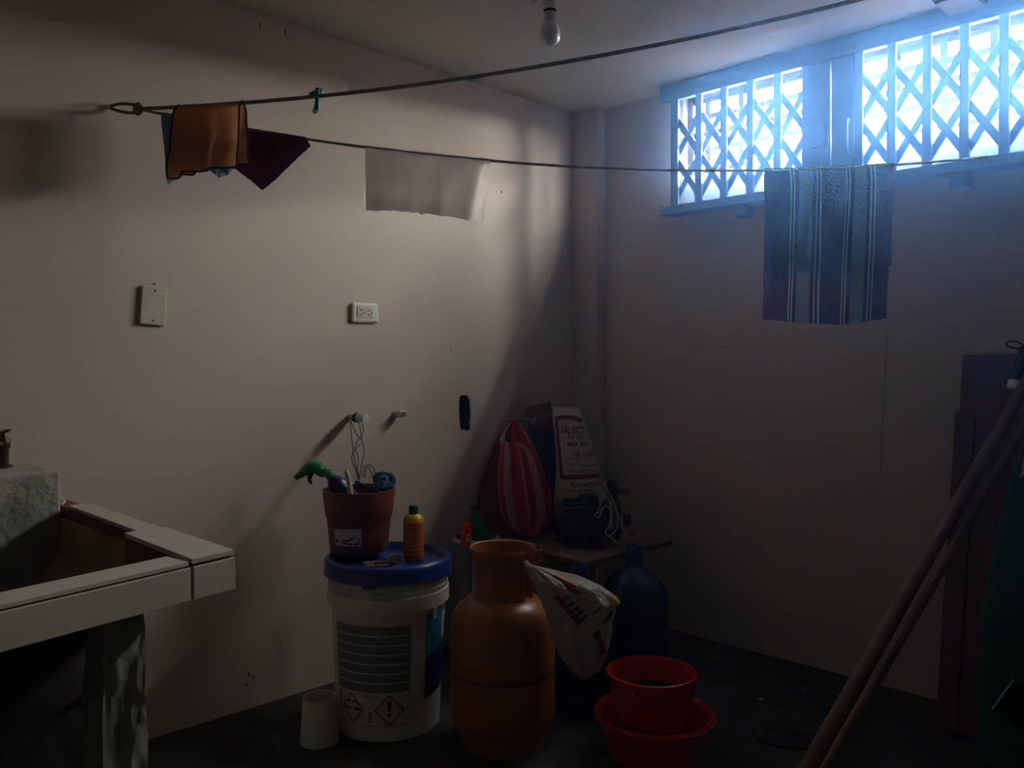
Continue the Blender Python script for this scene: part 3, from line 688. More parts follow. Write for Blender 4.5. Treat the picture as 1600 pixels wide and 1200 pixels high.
# orange bottle
ob = on_lid(646, 2.80); obt = tag(empty('cleaner_bottle', ob), 'orange bottle with yellow shoulder and green cap on the pail lid', 'bottle')
MB().lathe([(0,0),(.030,0),(.033,.004),(.034,.02),(.034,.115),(.0335,.122)], 32).build('body', M['olabel'], obt, smooth=True)
for z in (.02,.035,.05,.062,.085): MB().lathe([(.0343,z),(.0348,z+.0012),(.0343,z+.0024)], 32).build('print_ring', M['yellow'], obt, smooth=True)
MB().lathe([(.0335,.121),(.0345,.124),(.033,.135),(.024,.146),(.015,.150),(.014,.156)], 32).build('shoulder', M['yellow'], obt, smooth=True)
MB().lathe([(0,.150),(.0155,.150),(.0160,.153),(.0155,.174),(.013,.178),(0,.178)], 24).build('cap', M['dkgreen'], obt, smooth=True)
# loose pegs and a matchbox on the lid
def peg(px, py, F, rot, label, m):
    p = on_lid(px, F); t = tag(empty('wooden_peg', p, rot), label, 'clothes peg', 'pegs lying on the pail lid')
    for s in (-1, 1): MB().bar((-.034,s*.005,.006),(.034,s*.0035,.006),.005,.009).build('leg', m, t, bevel=.001)
    MB().tube([(.004*math.cos(a)+.004,-.010+.0015*i,.006+.006*math.sin(a)) for i, a in enumerate([k*.8 for k in range(14)])], .0012, 6).build('spring', M['steel'], t)
peg(585, 872, 2.72, math.radians(-28), 'pale wooden clothes peg lying uppermost on the blue lid', M['offwhite'])
peg(590, 880, 2.675, math.radians(-30), 'brown wooden clothes peg lying beside the pale peg on the lid', M['wood'])
peg(602, 878, 2.72, math.radians(-35), 'dark brown clothes peg lying behind the pale peg on the lid', M['pole'])
mb_ = tag(empty('small_box', on_lid(618, 2.79), math.radians(-40)), 'small grey white cardboard box on the pail lid', 'box')
MB().box((-.020,-.014,0),(.020,.014,.018)).build('tray', M['paper'], mb_, bevel=.001); MB().box((-.019,-.0145,.003),(.0205,.0145,.0185)).build('sleeve', M['white'], mb_, bevel=.001)

# ------------------------------------------------------------------ white cup on the floor
cp = G(497, 1162); cp += FW*.02; cp.z = 0
MBc = MB().lathe([(0,.004),(.052,.004),(.056,0),(.059,0),(.0585,.01),(.0515,.128),(.049,.135),(.0465,.128),(.053,.012),(0,.010)], 40)
cu = tag(empty('plastic_cup', cp), 'white plastic cup standing on the floor beside the pail', 'cup')
MBc.build('body', M['white'], cu, smooth=True)
MB().lathe([(.0497,.134),(.0512,.137),(.0500,.140),(.0472,.138)], 40).build('rim', M['white'], cu, smooth=True)

# ------------------------------------------------------------------ orange gas cylinder
gcy = at(785, 600, 2.62); gcy.z = 0
cyl = tag(empty('gas_cylinder', gcy), 'orange steel gas cylinder with an open collar', 'gas cylinder')
R_ = .163
MB().lathe([(0,.03),(.10,.032),(.145,.05),(R_-.004,.085),(R_,.11),(R_,.225)], 64).build('lower_shell', M['orange'], cyl, smooth=True)
MB().lathe([(R_,.235),(R_,.365),(R_-.006,.395),(R_-.026,.425),(.110,.445),(.06,.455),(0,.457)], 64).build('upper_shell', M['orange'], cyl, smooth=True)
MB().lathe([(R_-.002,.222),(R_-.004,.230),(R_-.002,.238)], 64).build('weld_seam', M['pole'], cyl, smooth=True)
MB().lathe([(.118,.045),(.125,.045),(.128,.0),(.121,.0),(.118,.045)], 48).build('foot_ring', M['orange'], cyl, smooth=True)
tc0 = face_angle(gcy)
# collar: open on the right hand side, rolled rim
ga0, ga1 = tc0+math.radians(80), tc0+math.radians(80+322)
def collar(r0):
    return MB().lathe([(.090,.440),(.092,.47),(.094,.56),(.098,.585),(.102,.592),(.103,.598),(.100,.603),(.095,.600),(.091,.585),(.088,.55),(.086,.445)], 60, (0,0,0), ga0, ga1)
collar(0).build('collar', M['orange'], cyl, smooth=True)
for a in (ga0, ga1):
    d = Vector((math.cos(a), math.sin(a), 0)); MB().tube([d*.090+UP*.445, d*.092+UP*.56, d*.0985+UP*.597], .0062, 10).build('collar_edge', M['orange'], cyl, smooth=True)
MB().tube([(0,0,.45),(0,0,.52)], .014, 14).build('valve', M['brass'], cyl, smooth=True)
MB().tube([(0,0,.505),(.03,.0,.505)], .009, 12).build('valve_outlet', M['brass'], cyl, smooth=True)

# ------------------------------------------------------------------ lofted bag helper
def loft(rows, F, depth=.5, n=40, fold=.06, k=7, seed=0, dmax=.2, sub=4, Ff=None, base=Vector((0,0,0))):
    """rows: (y, xleft, xright) silhouette rows; elliptical sections standing at depth F"""
    R = []
    for i in range(len(rows)-1):
        for s in range(sub):
            t = s/sub; t2 = t*t*(3-2*t) if False else t
            R.append(tuple(rows[i][j]+(rows[i+1][j]-rows[i][j])*t2 for j in range(3)))
    R.append(rows[-1]); m = MB(); N = len(R)
    def ring(i, a):
        y, xl, xr = R[i]; f = Ff(i/(N-1)) if Ff else F
        c = at((xl+xr)/2, y, f); hw = (xr-xl)/2/FPX*f; hd = min(dmax, hw*depth)
        q = 1+fold*math.sin(k*a+seed+i*.09)+fold*.8*noise.noise(Vector((math.cos(a)*2+seed, math.sin(a)*2, i*.16)))
        wd = 1+fold*.35*noise.noise(Vector((i*.3, seed, 5 if math.cos(a) > 0 else 9)))
        return c+RT*(hw*math.cos(a)*wd)+FW*(hd*math.sin(a)*q)-base
    m.grid(lambda u, v: ring(int(round(v*(N-1))), u*2*math.pi), n, N-1, True)
    m.add([ring(0, j/n*2*math.pi) for j in range(n)], [tuple(range(n))]); m.add([ring(N-1, j/n*2*math.pi) for j in range(n)], [tuple(range(n))])
    def surf(x, y, off=.001):
        """point on the camera side of the bag seen at pixel x,y"""
        ys_ = [r[0] for r in R]; i = max(0, min(N-2, max([j for j in range(N) if ys_[j] <= y] or [0]))); t = (y-R[i][0])/max(1e-6, R[i+1][0]-R[i][0])
        xl = R[i][1]+(R[i+1][1]-R[i][1])*t; xr = R[i][2]+(R[i+1][2]-R[i][2])*t
        c_ = max(-1, min(1, (x-(xl+xr)/2)/((xr-xl)/2))); a = -math.acos(c_)
        p = ring(i, a).lerp(ring(i+1, a), t); return p-FW*off
    return m, surf

# ------------------------------------------------------------------ white carrier bag hung on the cylinder
bgF = 2.48
rows = [(884,826,836),(892,827,868),(902,829,906),(915,834,938),(928,840,958),(940,846,969),(952,850,962),(968,855,958),(988,860,956),(1010,868,951),(1030,878,946),(1045,890,938),(1056,902,924),(1061,906,912)]
bb = G(905, 1061, .15); bb = at(905, 1061, bgF)
m_, bsurf = loft(rows, bgF, depth=.75, fold=.16, k=9, seed=3, dmax=.060, base=bb)
wbag = tag(empty('carrier_bag', bb), 'white printed plastic carrier bag hung on the gas cylinder collar', 'bag')
m_.build('bag_film', M['bagwhite'], wbag, smooth=True, angle=70)
hp_ = gcy+Vector((math.cos(ga0), math.sin(ga0), 0))*.095
MB().tube([p-bb for p in spline([at(832,888,bgF), at(826,884,bgF+.02), at(822,880,bgF+.05), Vector((hp_.x,hp_.y,.50))],5)], [.010]*6+[.007]*10, 8).build('handle', M['bagwhite'], wbag, smooth=True)
def bag_strip(nm, pts, wd, m):
    m_ = MB(); n = len(pts)
    vs = []
    for i, (x, y) in enumerate(pts):
        a = pts[max(0, i-1)]; b = pts[min(n-1, i+1)]; dx, dy = b[0]-a[0], b[1]-a[1]; l = math.hypot(dx, dy) or 1
        for s in (-1, 0, 1): vs.append(bsurf(x-dy/l*wd*s/2, y+dx/l*wd*s/2, .0025))
    fs = [(3*i+j, 3*i+j+1, 3*i+j+4, 3*i+j+3) for i in range(n-1) for j in range(2)]
    m_.add(vs, fs); return m_.build(nm, m, wbag, smooth=True)
def ln(a, b, n=8): return [(a[0]+(b[0]-a[0])*i/n, a[1]+(b[1]-a[1])*i/n) for i in range(n+1)]
bag_strip('red_print', ln((866,894),(898,907)), 6, M['redline']); bag_strip('red_print', ln((880,908),(905,920)), 5, M['redline'])
bag_strip('red_print', ln((868,925),(905,965)), 9, M['redink']); bag_strip('red_print', ln((932,985),(940,1015)), 8, M['redink'])
for (x, y) in ((881,925),(889,934),(896,941),(903,948),(909,956),(943,962),(949,955)):
    for k in range(4): bag_strip('black_print', ln((x-5+k*2.2, y+5-k*.5),(x+1+k*2.2, y-4-k*.3),3), 1.3, M['ink'])
bag_strip('black_print', ln((924,984),(934,978)), 10, M['ink'])
bag_strip('green_print', ln((922,950),(936,938)), 4, M['green']); bag_strip('green_print', ln((955,925),(967,941)), 3, M['yellow'])

# ------------------------------------------------------------------ red basin and red bucket
bc = at(1022, 600, 2.533); bc.z = 0
ba = tag(empty('wash_basin', bc), 'round red plastic basin on the floor', 'basin')
MB().lathe([(0,.003),(.12,.003),(.125,0),(.130,0),(.135,.01),(.166,.112),(.174,.118),(.177,.124),(.175,.130),(.168,.128),(.160,.116),(.128,.014),(0,.010)], 64).build('body', M['red'], ba, smooth=True)
MB().lathe([(.1725,.114),(.179,.117),(.180,.122),(.176,.125)], 64).build('rim', M['red'], ba, smooth=True)
kc = at(1018, 600, 2.535); kc.z = .012
bu = tag(empty('bucket', kc), 'red plastic bucket half full standing inside the red basin', 'bucket')
MB().lathe([(0,.002),(.094,.002),(.098,0),(.102,.004),(.128,.222),(.133,.228),(.134,.236),(.130,.238),(.126,.232),(.124,.222),(.098,.01),(0,.008)], 64).build('body', M['red'], bu, smooth=True)
MB().lathe([(0,.165),(.117,.165)], 48).build('water', M['water'], bu)
tb = face_angle(kc)
for sgn in (-1, 1):
    a = tb+sgn*1.62; d = Vector((math.cos(a), math.sin(a), 0)); MB().bar(d*.131+UP*.205, d*.133+UP*.236, .024, .008, d).build('handle_lug', M['red'], bu, bevel=.002)
a = tb-.42; d = Vector((math.cos(a), math.sin(a), 0))
MB().bar(d*.1275+UP*.200, d*.1290+UP*.212, .004, .002, d).build('paint_scratch', M['paper'], bu)

# ------------------------------------------------------------------ blue water jugs
def jug(px, F, label, h):
    c = at(px, 600, F); c.z = 0; k = h/.48
    j = tag(empty('water_jug', c), label, 'water jug', 'blue water jugs under the board')
    MB().lathe([(0,.006),(.10,.004),(.112,0),(.122,.012),(.125,.03),(.125,.07),(.119,.078),(.119,.086),(.125,.094),(.125,.165*k),(.119,.173*k),(.119,.181*k),(.125,.19*k),(.125,.29*k),(.120,.315*k),(.100,.350*k),(.070,.375*k),(.040,.392*k),(.029,.405*k),(.028,.445*k)], 48).build('body', M['jug'], j, smooth=True)
    MB().lathe([(.0285,.436*k),(.033,.438*k),(.033,.474*k),(.030,.48*k),(.012,.48*k),(.010,.474*k),(0,.474*k)], 28).build('cap', M['blue'], j, smooth=True)
    return j
jug(991, 3.17, 'blue plastic water jug in front of the wooden board near the window wall', .49)
jug(905, 2.90, 'blue plastic water jug standing behind the white carrier bag', .475)

# ------------------------------------------------------------------ board on legs in the corner
BX0, BX1, BY0, BY1, BZ = 2.36, 2.90, 1.975, 2.60, .45
tb_ = tag(empty('low_table', ((BX0+BX1)/2,(BY0+BY1)/2,0)), 'rough wooden board table in the corner', 'table')
cx_, cy_ = (BX0+BX1)/2, (BY0+BY1)/2
MB().box((BX0-cx_,BY0-cy_,BZ-.022),(BX1-cx_,BY1-cy_,BZ)).build('board', M['wood'], tb_, bevel=.004)
for sx_ in (BX0+.04, BX1-.04):
    for sy_ in (BY0+.16, BY1-.04): MB().box((sx_-cx_-.022,sy_-cy_-.022,0),(sx_-cx_+.022,sy_-cy_+.022,BZ-.022)).build('leg', M['wood'], tb_)
for sy_ in (BY0+.16, BY1-.04): MB().box((BX0-cx_+.06,sy_-cy_-.012,BZ-.075),(BX1-cx_-.06,sy_-cy_+.012,BZ-.022)).build('apron', M['wood'], tb_)
# water pump
pu = at(920, 600, 3.34); pu.z = BZ
pm = tag(empty('water_pump', pu), 'dark green electric water pump on the wooden board', 'pump')
ax = RT
def X(a, b=0, c=0): return RT*a+FW*b+UP*c
MB().tube([X(-.115,0,.10), X(-.112,0,.10), X(-.05,0,.10), X(.045,0,.10), X(.055,0,.10)], [.055,.072,.076,.076,.068], 32).build('motor_housing', M['motor'], pm, smooth=True, angle=50)
for k in range(18):
    a = k*math.pi/9; d = FW*math.cos(a)+UP*math.sin(a); MB().bar(X(-.10,0,.10)+d*.079, X(.04,0,.10)+d*.079, .003, .010, d).build('cooling_fin', M['motor'], pm)
MB().tube([X(-.145,0,.10), X(-.135,0,.10), X(-.115,0,.10)], [.05,.068,.072], 28).build('fan_cover', M['black'], pm, smooth=True)
MB().tube([X(.055,0,.10), X(.065,0,.10), X(.115,0,.10), X(.130,0,.10)], [.06,.088,.085,.055], 32).build('pump_head', M['motor'], pm, smooth=True, angle=50)
MB().tube([X(.09,0,.17), X(.09,0,.232), X(.09,0,.236)], [.024,.022,.027], 16).build('outlet', M['motor'], pm, smooth=True)
MB().tube([X(.09,0,.236), X(.09,0,.255), X(.09,0,.258)], [.018,.018,.010], 12).build('fill_plug', M['motor'], pm, smooth=True)
MB().tube([X(.105,0,.218), X(.165,-.01,.210)], .010, 12).build('valve_lever', M['redink'], pm, smooth=True)
MB().tube([X(.13,0,.10), X(.165,0,.10)], .022, 14).build('inlet', M['motor'], pm, smooth=True)
MB().box((0,0,0),(0,0,0)) if False else None
for s in (-1, 1): MB().bar(X(-.09,s*.05,.006), X(.05,s*.05,.006), .03, .012).build('foot', M['motor'], pm); MB().bar(X(-.02,s*.04,.012), X(-.02,s*.03,.05), .08, .012, RT).build('foot_web', M['motor'], pm)
MB().box((-.035,-.035,.165),(.03,.03,.20)).build('terminal_box', M['motor'], pm, bevel=.004)
# pale cords hanging over the pump
wc = tag(empty('cord_bundle', pu), 'dirty white cord tangled over the pump and board', 'cord')
for pts in ([(926,752,3.22),(935,775,3.21),(938,792,3.20),(930,806,3.19),(936,808,3.19),(941,796,3.2),(948,790,3.2),(955,800,3.2),(952,820,3.17),(946,832,3.16),(952,838,3.16),(962,828,3.17),(966,810,3.19),(960,788,3.22),(950,768,3.24),(944,752,3.25)],
            [(952,836,3.16),(962,846,3.14),(972,851,3.13)],
            [(971,806,3.24),(973,826,3.22),(980,838,3.2),(992,840,3.2),(1003,832,3.22),(1007,816,3.25)],
            [(928,760,3.23),(940,768,3.2),(952,782,3.19),(956,800,3.18),(955,826,3.17)]):
    MB().tube([at(*p)-pu for p in spline(pts, 5)], .0032, 7).build('strand', M['cordwhite'], wc, smooth=True)

# ------------------------------------------------------------------ sacks in the corner
rows = [(637,864,904),(650,866,910),(665,868,916),(690,868,924),(720,869,933),(750,868,940),(775,866,946),(800,864,952),(820,862,954),(838,862,952)]
sF = lambda t: 3.60-.10*t
sbz = at(907, 838, 3.5)
m_, ssurf = loft(rows, 3.55, depth=.75, fold=.025, k=3, seed=5, dmax=.085, Ff=sF, base=sbz)
sack = tag(empty('salt_sack', sbz), 'white woven salt sack with maroon print leaning in the corner', 'sack')
m_.build('sack_body', M['sack'], sack, smooth=True, angle=70)
def sstrip(nm, pts, wd, m=M['redink']):
    n = len(pts); vs = []
    for i, (x, y) in enumerate(pts):
        a = pts[max(0, i-1)]; b = pts[min(n-1, i+1)]; dx, dy = b[0]-a[0], b[1]-a[1]; l = math.hypot(dx, dy) or 1
        for s in (-1, 0, 1): vs.append(ssurf(x-dy/l*wd*s/2, y+dx/l*wd*s/2, .002))
    return MB().add(vs, [(3*i+j, 3*i+j+1, 3*i+j+4, 3*i+j+3) for i in range(n-1) for j in range(2)]).build(nm, m, sack, smooth=True)
sstrip('printed_border', spline([Vector(p+(0,)) for p in ((866,654),(880,651),(895,652),(909,657))],6) and [(p.x,p.y) for p in spline([Vector(p+(0,)) for p in ((867,654),(880,651),(895,652),(909,657))],6)], 7)
sstrip('printed_border', ln((868,655),(877,745),20), 5)
sstrip('printed_border', [(p.x,p.y) for p in spline([Vector(p+(0,)) for p in ((877,743),(895,742),(915,741),(936,741))],6)], 7)
def stext(txt, x, y, wd, h, slope=0, shear=0, bold=.012, m=M['redink']):
    mm = MB(); text_on(mm, txt, lambda u, v: ssurf(x+u+shear*v, y-v+slope*u, .0022), 0, 0, wd, h, bold=bold); mm.build('sack_print', m, sack)
stext('SAL VICT', 876, 675, 36, 11, .04, bold=.03); stext('La Sal', 886, 683, 24, 6, .02, .2)
stext('MAR REY', 885, 695, 34, 6.5, 0, bold=.03)
stext('SAL YODA', 895, 711, 32, 6.5, -.03, bold=.03); stext('YODURADA', 904, 727, 28, 4.2, 0, bold=.02); stext('RECALENTADA', 889, 735, 44, 4.2, 0, bold=.02)
stext('PESO NETO 50', 889, 757, 52, 6, -.02, bold=.03); stext('NO DEJAR EN EL SOL', 880, 765, 58, 4, -.02, bold=.02); stext('INDUSTRIA', 904, 770, 36, 4, -.02, bold=.02)
sstrip('ribbon_outline', [(892,714),(890,705),(898,702),(912,700),(928,701)], .9); sstrip('ribbon_outline', [(892,715),(905,713),(918,712),(930,714)], .9)
sstrip('ribbon_outline', [(891,712),(884,716),(887,724),(899,721),(901,715)], .9); sstrip('ribbon_outline', [(884,716),(890,714)], .9)
# dark brown paper sack
rows = [(634,858,860),(638,840,861),(643,822,861),(650,824,862),(680,826,866),(720,830,869),(770,838,873),(810,842,876),(832,842,876)]
dbz = at(858, 826, 3.66)
m_, dsurf = loft([(628+(r[0]-634)*1.0, r[1], r[2]) for r in rows], 3.6, depth=.7, fold=.04, k=4, seed=8, dmax=.07, Ff=lambda t: 3.74-.08*t, base=dbz)
ds = tag(empty('paper_sack', dbz), 'tall dark brown sack with a grey emblem beside the salt sack', 'sack')
m_.build('sack_body', M['brownsack'], ds, smooth=True, angle=70)
for (x, y) in ((858,628),(823,638)):
    MB().tube([dsurf(x, y+12, 0), at(x, y-2, 3.73)-dbz], [.014,.002], 8).build('corner_ear', M['brownsack'], ds, smooth=True)
em = [(829,660),(836,653),(846,648),(856,648),(857,652),(848,656),(842,663),(832,664)]
MB().add([dsurf(x, y, .002) for x, y in em], [tuple(range(len(em)))]).build('emblem', M['greyink'], ds)
MB().grid(lambda u, v: dsurf(832+u*36+v*6, 668+v*150, .0015), 10, 10).build('dark_panel', M['blacksack'], ds, smooth=True)

# ------------------------------------------------------------------ red and white striped bag, maroon bag behind
HK = WA(800, 650)
rows = [(690,786,812),(700,781,834),(715,779,842),(735,777,850),(755,776,856),(775,777,861),(795,780,864),(812,786,862),(824,793,857),(832,802,850),(838,812,838)]
rb0 = at(825, 838, 3.44)
m_, rsurf = loft(rows, 3.44, depth=.55, fold=.13, k=9, seed=1, dmax=.070, n=66, base=rb0)
rbag = tag(empty('carrier_bag', rb0), 'red and white striped plastic bag hanging on the left wall', 'bag')
ob_ = m_.build('bag_film', M['bagred'], rbag, smooth=True, angle=70)
ob_.data.materials.append(M['bagpink'])
for i, p in enumerate(ob_.data.polygons):
    k = i % 66
    if i < 66*(len(ob_.data.polygons)//66) and ((k % 11) in (0,1,2,3) if k < 33 else (k % 13) in (2,3,4,5,11)): p.material_index = 1
for pts, wd, mm_ in (([(787,700,3.45),(785,685,3.45),(792,668,3.58),(800,658,3.66)], .022, 'bagpink'), ([(800,705,3.42),(803,688,3.43),(803,672,3.56),(802,658,3.66)], .026, 'bagred'), ([(826,705,3.43),(820,690,3.44),(812,672,3.58),(804,659,3.66)], .034, 'bagred'), ([(838,712,3.45),(828,690,3.46),(815,670,3.6),(805,658,3.66)], .018, 'bagpink')):
    P_ = [at(*p)-rb0 for p in spline(pts, 6)]; n = len(P_)
    m_ = MB(); vs = []
    for i, p in enumerate(P_):
        w_ = wd*(1-.65*i/(n-1))
        for s in (-1,-.5,0,.5,1): vs.append(p+RT*(w_*s/2)+FW*(.006*math.cos(s*4)))
    m_.add(vs, [(5*i+j, 5*i+j+1, 5*i+j+6, 5*i+j+5) for i in range(n-1) for j in range(4)]); m_.build('handle', M[mm_], rbag, smooth=True, solid=.0015)
MB().tube([X(.014*math.cos(a), .010*math.sin(a), .004*math.sin(2*a))+at(802,660,3.65)-rb0 for a in [i*.45 for i in range(15)]], .007, 8).build('knot', M['bagred'], rbag, smooth=True)
nl = tag(empty('wall_nail', WA(802, 655)), 'nail in the left wall holding the two hanging bags', 'nail')
MB().tube([(0,.02,0),(0,-.13,.004)], .003, 8).build('shank', M['steel'], nl); MB().tube([(0,-.13,.004),(0,-.133,.004)], .006, 10).build('head', M['steel'], nl)
rows = [(662,792,802),(680,780,812),(700,771,820),(730,760,828),(760,750,832),(785,746,832),(805,747,830),(822,752,824),(832,765,812)]
mb0 = at(790, 832, 3.50)
m_, _s = loft(rows, 3.55, depth=.4, fold=.05, k=6, seed=11, dmax=.03, Ff=lambda t: 3.67-.13*t, base=mb0)
mbag = tag(empty('cloth_bag', mb0), 'dark maroon bag hanging behind the striped plastic bag', 'bag')
m_.build('bag_body', M['maroonbag'], mbag, smooth=True, angle=70)
MB().tube([p-mb0 for p in spline([at(786,690,3.63), at(790,672,3.65), at(800,657,3.66), at(806,672,3.65), at(812,690,3.63)],5)], .005, 8).build('strap', M['maroonbag'], mbag, smooth=True)

# ------------------------------------------------------------------ orange bucket behind, clear bin with bottles
oc = at(806, 600, 3.12); oc.z = 0
obk = tag(empty('bucket', oc), 'tall orange plastic bucket behind the gas cylinder', 'bucket')
MB().lathe([(0,.003),(.072,0),(.076,.006),(.096,.47),(.101,.478),(.101,.490),(.096,.492),(.091,.47),(.072,.01),(0,.008)], 44).build('body', M['orangeplastic'], obk, smooth=True)
MB().lathe([(.097,.44),(.101,.443),(.101,.449),(.097,.452)], 44).build('band', M['orangeplastic'], obk, smooth=True)
cc = at(744, 600, 3.35); cc.z = 0
cb = tag(empty('clear_bin', cc), 'clear plastic bin holding bottles beside the left wall', 'bin')
MB().lathe([(0,.003),(.070,.003),(.074,0),(.076,.008),(.085,.47),(.090,.472),(.090,.48),(.083,.48),(.080,.46),(.072,.012),(0,.010)], 44).build('body', M['clearplastic'], cb, smooth=True)
MB().lathe([(.085,.466),(.091,.468),(.092,.476),(.088,.483),(.083,.482)], 44).build('rim', M['white'], cb, smooth=True)
def bottle(name, top, tilt, h, r, label, mbody, mcap, band=None):
    b = tag(empty(name, top), label, 'bottle')
    b.rotation_euler = tilt
    MB().lathe([(0,-h),(r*.9,-h),(r,-h+.008),(r,-h*.42),(r*.92,-h*.33),(r*.5,-h*.14),(.013,-.03),(.0125,-.018)], 32).build('body', mbody, b, smooth=True)
    MB().lathe([(0,-.022),(.0155,-.022),(.0155,-.002),(.0135,0),(0,0)], 22).build('cap', mcap, b, smooth=True)
    if band: MB().lathe([(r+.0008,-h*.9),(r+.0008,-h*.5)], 32).build('label_wrap', band, b, smooth=True)
    return b
bottle('drink_bottle', at(738,788,3.35), (math.radians(-14),math.radians(-10),0), .30, .040, 'green plastic bottle with dark cap leaning in the clear bin', M['greenpet'], M['dkgreen'])
rb_ = bottle('sauce_bottle', at(729,817,3.27), (0,math.radians(3),0), .20, .020, 'small bottle with a red cap in the clear bin', M['clearplastic'], M['red'], None)
MB().lathe([(.0150,-.022),(.0168,-.030),(.0195,-.045),(.0205,-.075),(.0205,-.09)], 24).build('label_wrap', M['red'], rb_, smooth=True)
ta = face_angle(at(729,817,3.27))+.5
MB().tube([Vector((math.cos(ta),math.sin(ta),0))*.022+Vector((-math.sin(ta)*.008*math.cos(t), math.cos(ta)*.008*math.cos(t), -.055+.014*math.sin(t))) for t in [i*.45 for i in range(15)]], .0025, 6).build('print_ring', M['paper'], rb_)

# ------------------------------------------------------------------ right hand side: boards, poles, sack, torch
hy = WB(1512, 552).y
bd = tag(empty('wooden_panel', (2.86, hy-.45, 0)), 'dark red varnished wooden panel leaning on the window wall', 'panel')  # loose wooden panel leaning on the wall, not a fixed partition
def lean(u, s, n):                                  # u along the wall (towards the right), s up the panel, n off its face
    a = Vector((2.86, hy, 0)); up = (Vector((XB-.03, hy, 1.205))-a); L_ = up.length; up.normalize(); nn = Vector((-up.z, 0, up.x))
    return a+Vector((0,-u,0))+up*s+nn*n-Vector((2.86, hy-.45, 0))
def slab(u0, u1, s0, s1, n0, n1):
    m = MB(); m.add([lean(u, s, n) for n in (n0, n1) for (u, s) in ((u0,s0),(u1,s0),(u1,s1),(u0,s1))], [(0,1,2,3),(7,6,5,4),(0,4,5,1),(1,5,6,2),(2,6,7,3),(3,7,4,0)]); return m
slab(0,.90,0.012,1.215,0,.020).build('back_board', M['redwood'], bd, bevel=.003)
slab(-.004,.90,.02,1.02,.020,.045).build('front_board', M['redwood'], bd, bevel=.003)
slab(.02,.06,.03,1.0,.045,.055).build('edge_batten', M['redwood'], bd, bevel=.002)
def pole(label, A, B, r, name='broom_pole', zend=.0):
    d = (A-B).normalized(); foot = B+d*((zend+r-B.z)/d.z); top = A+d*.25
    t = tag(empty(name, foot), label, 'pole')
    MB().tube([Vector((0,0,0)), (top-foot)*.5, (top-foot)*.985, top-foot], [r*1.05,r,r*.95,r*.6], 16).build('stick', M['pole'], t, smooth=True)
    MB().tube([(top-foot)*.02, (top-foot)*.05], r*1.12, 16).build('ferrule', M['steel'], t, smooth=True)
    return t
pole('thick worn wooden pole leaning across the dark panel', at(1598,608,2.46), at(1268,1190,1.86), .0185)
pole('thinner wooden pole leaning behind the thick pole', at(1600,668,2.50), at(1330,1130,2.02), .013)
# teal sack
rows = [(690,1598,1680),(720,1588,1690),(760,1577,1690),(820,1562,1690),(880,1550,1690),(940,1539,1690),(985,1532,1690),(1100,1530,1690),(1190,1532,1690)]
tz = at(1605, 1190, 2.36)
m_, tsurf = loft(rows, 2.3, depth=.5, fold=.04, k=5, seed=4, dmax=.09, base=tz, Ff=lambda t: 2.40-.04*t)
tsk = tag(empty('woven_sack', tz), 'teal woven plastic sack leaning beside the dark panel', 'sack')
m_.build('sack_body', M['tealsack'], tsk, smooth=True, angle=70)
MB().grid(lambda u, v: tsurf(1597-.26*(690+v*50-690)+u*60+2, 692+v*52, .002), 8, 6).build('pale_panel', M['paper'], tsk, smooth=True)
MB().tube([tsurf(1599+6*math.cos(a), 742+9*math.sin(a), .004) for a in [i*.5 for i in range(14)]], .004, 6).build('red_print', M['redline'], tsk)
MB().grid(lambda u, v: tsurf(1583-.1*v*20+u*60, 742+v*10, .0025), 8, 2).build('dark_band', M['dkgreen'], tsk, smooth=True)
# torch with a wrist cord hanging at the top of the panel
to = at(1590, 606, 2.62)
tch = tag(empty('torch', to), 'black torch with white head and wrist cord hung on the dark panel', 'torch')
tch.rotation_euler = (0, math.radians(12), math.radians(-45))
MB().lathe([(0,-.008),(.026,-.006),(.030,0),(.030,.016),(.028,.022)], 24).build('head', M['white'], tch, smooth=True)
MB().lathe([(.028,.021),(.029,.03),(.024,.06),(.021,.07),(.021,.12),(.017,.128),(0,.13)], 24).build('handle', M['black'], tch, smooth=True)
MB().tube(spline([(0,0,.126),(-.025,0,.138),(-.055,0,.136),(-.06,0,.122),(-.03,0,.118),(0,0,.122)],5), .0025, 6).build('wrist_cord', M['black'], tch, smooth=True)
# dustpan with a bright metal lip
dp = at(1572, 1085, 2.05)
dpn = tag(empty('dustpan', dp), 'black dustpan with a bright metal lip beside the teal sack', 'dustpan')
q0 = at(1551,1108,2.05)-dp; q1 = at(1584,1062,2.05)-dp
MB().bar(q0, q1, .004, .003, FW).build('metal_lip', M['steel'], dpn)
MB().add([q0, q1, q1+X(.16,.05,-.10), q0+X(.16,.05,-.10), q0+X(0,.01,-.008), q1+X(0,.01,-.008), q1+X(.16,.06,-.112), q0+X(.16,.06,-.112)], [(0,1,2,3),(7,6,5,4),(0,4,5,1),(1,5,6,2),(2,6,7,3),(3,7,4,0)]).build('pan', M['black'], dpn)
MB().tube([(q0+q1)/2+X(.15,.05,-.10), (q0+q1)/2+X(.24,.08,-.16)], .012, 12).build('handle', M['black'], dpn, smooth=True)
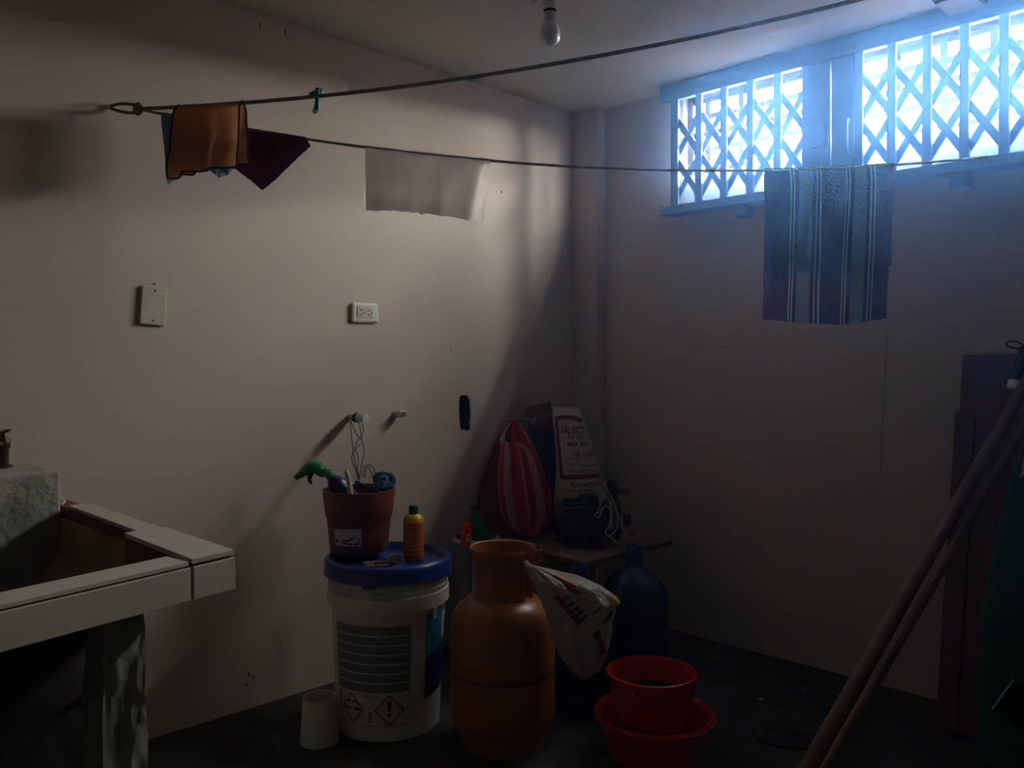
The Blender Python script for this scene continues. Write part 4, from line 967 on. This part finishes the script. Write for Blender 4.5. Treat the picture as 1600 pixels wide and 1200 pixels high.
# black rag on the floor
rg = G(1232, 1152); rg.z = 0
def rag(u, v):
    a = u*2*math.pi; r = v*(.10+.03*noise.noise(Vector((math.cos(a)*1.5, math.sin(a)*1.5, 3))))
    p = RT*(r*1.15*math.cos(a))+FW*(r*.75*math.sin(a))
    z = .004+max(0, (1-v)*.03*(1+.9*noise.noise(Vector((p.x*25, p.y*25, 1)))))
    return p+UP*z
rgo = tag(empty('floor_rag', rg), 'crumpled black rag lying on the floor', 'rag')
MB().grid(rag, 40, 10, True).build('cloth', M['blacksack'], rgo, smooth=True, solid=.003, off=1)
# bits of litter on the floor
for i, (px, py, s, mt) in enumerate(((1210,1049,.012,'pole'),(1188,1093,.010,'paper'),(1256,1076,.008,'paper'),(1150,1036,.010,'concrete'),(1114,1028,.011,'concrete'),(1203,1036,.010,'concrete'))):
    g_ = G(px, py); lt = tag(empty('floor_scrap', g_), ['tan scrap of wood chip on the floor','pale paper scrap on the floor nearest the bucket','tiny pale paper scrap on the floor by the pole','grey plaster crumb on the floor behind the bucket','rounded grey plaster crumb by the bucket rim','flat grey plaster crumb beside the wood chip'][i], 'scrap')
    MB().prism([(math.cos(k*1.05+i)*s*(1+.4*math.sin(k*2.3+i)), math.sin(k*1.05+i)*s*.6) for k in range(6)], lambda u, v, w_: X(u, v, w_), .003).build('chip', M[mt], lt)

# ------------------------------------------------------------------ bluish air volume added to give the lens glare round the window
hm = bpy.data.materials.new('lens_glare_haze'); hm.use_nodes = True; n = hm.node_tree
for nd in list(n.nodes):
    if nd.type == 'BSDF_PRINCIPLED': n.nodes.remove(nd)
vsn = n.nodes.new('ShaderNodeVolumeScatter'); vsn.inputs['Color'].default_value = (.16,.42,1,1)
vsn.inputs['Density'].default_value = .034; vsn.inputs['Anisotropy'].default_value = .92
n.links.new(vsn.outputs[0], n.nodes['Material Output'].inputs['Volume'])
hz_ = MB().box((X0-.1,Y0-.1,-.08),(XB+.085,YA+.068,ZC+.08)).build('haze', hm)
hz_['kind'] = 'stuff'; tag(hz_, 'thin bluish haze added for the lens glare round the window', 'haze')
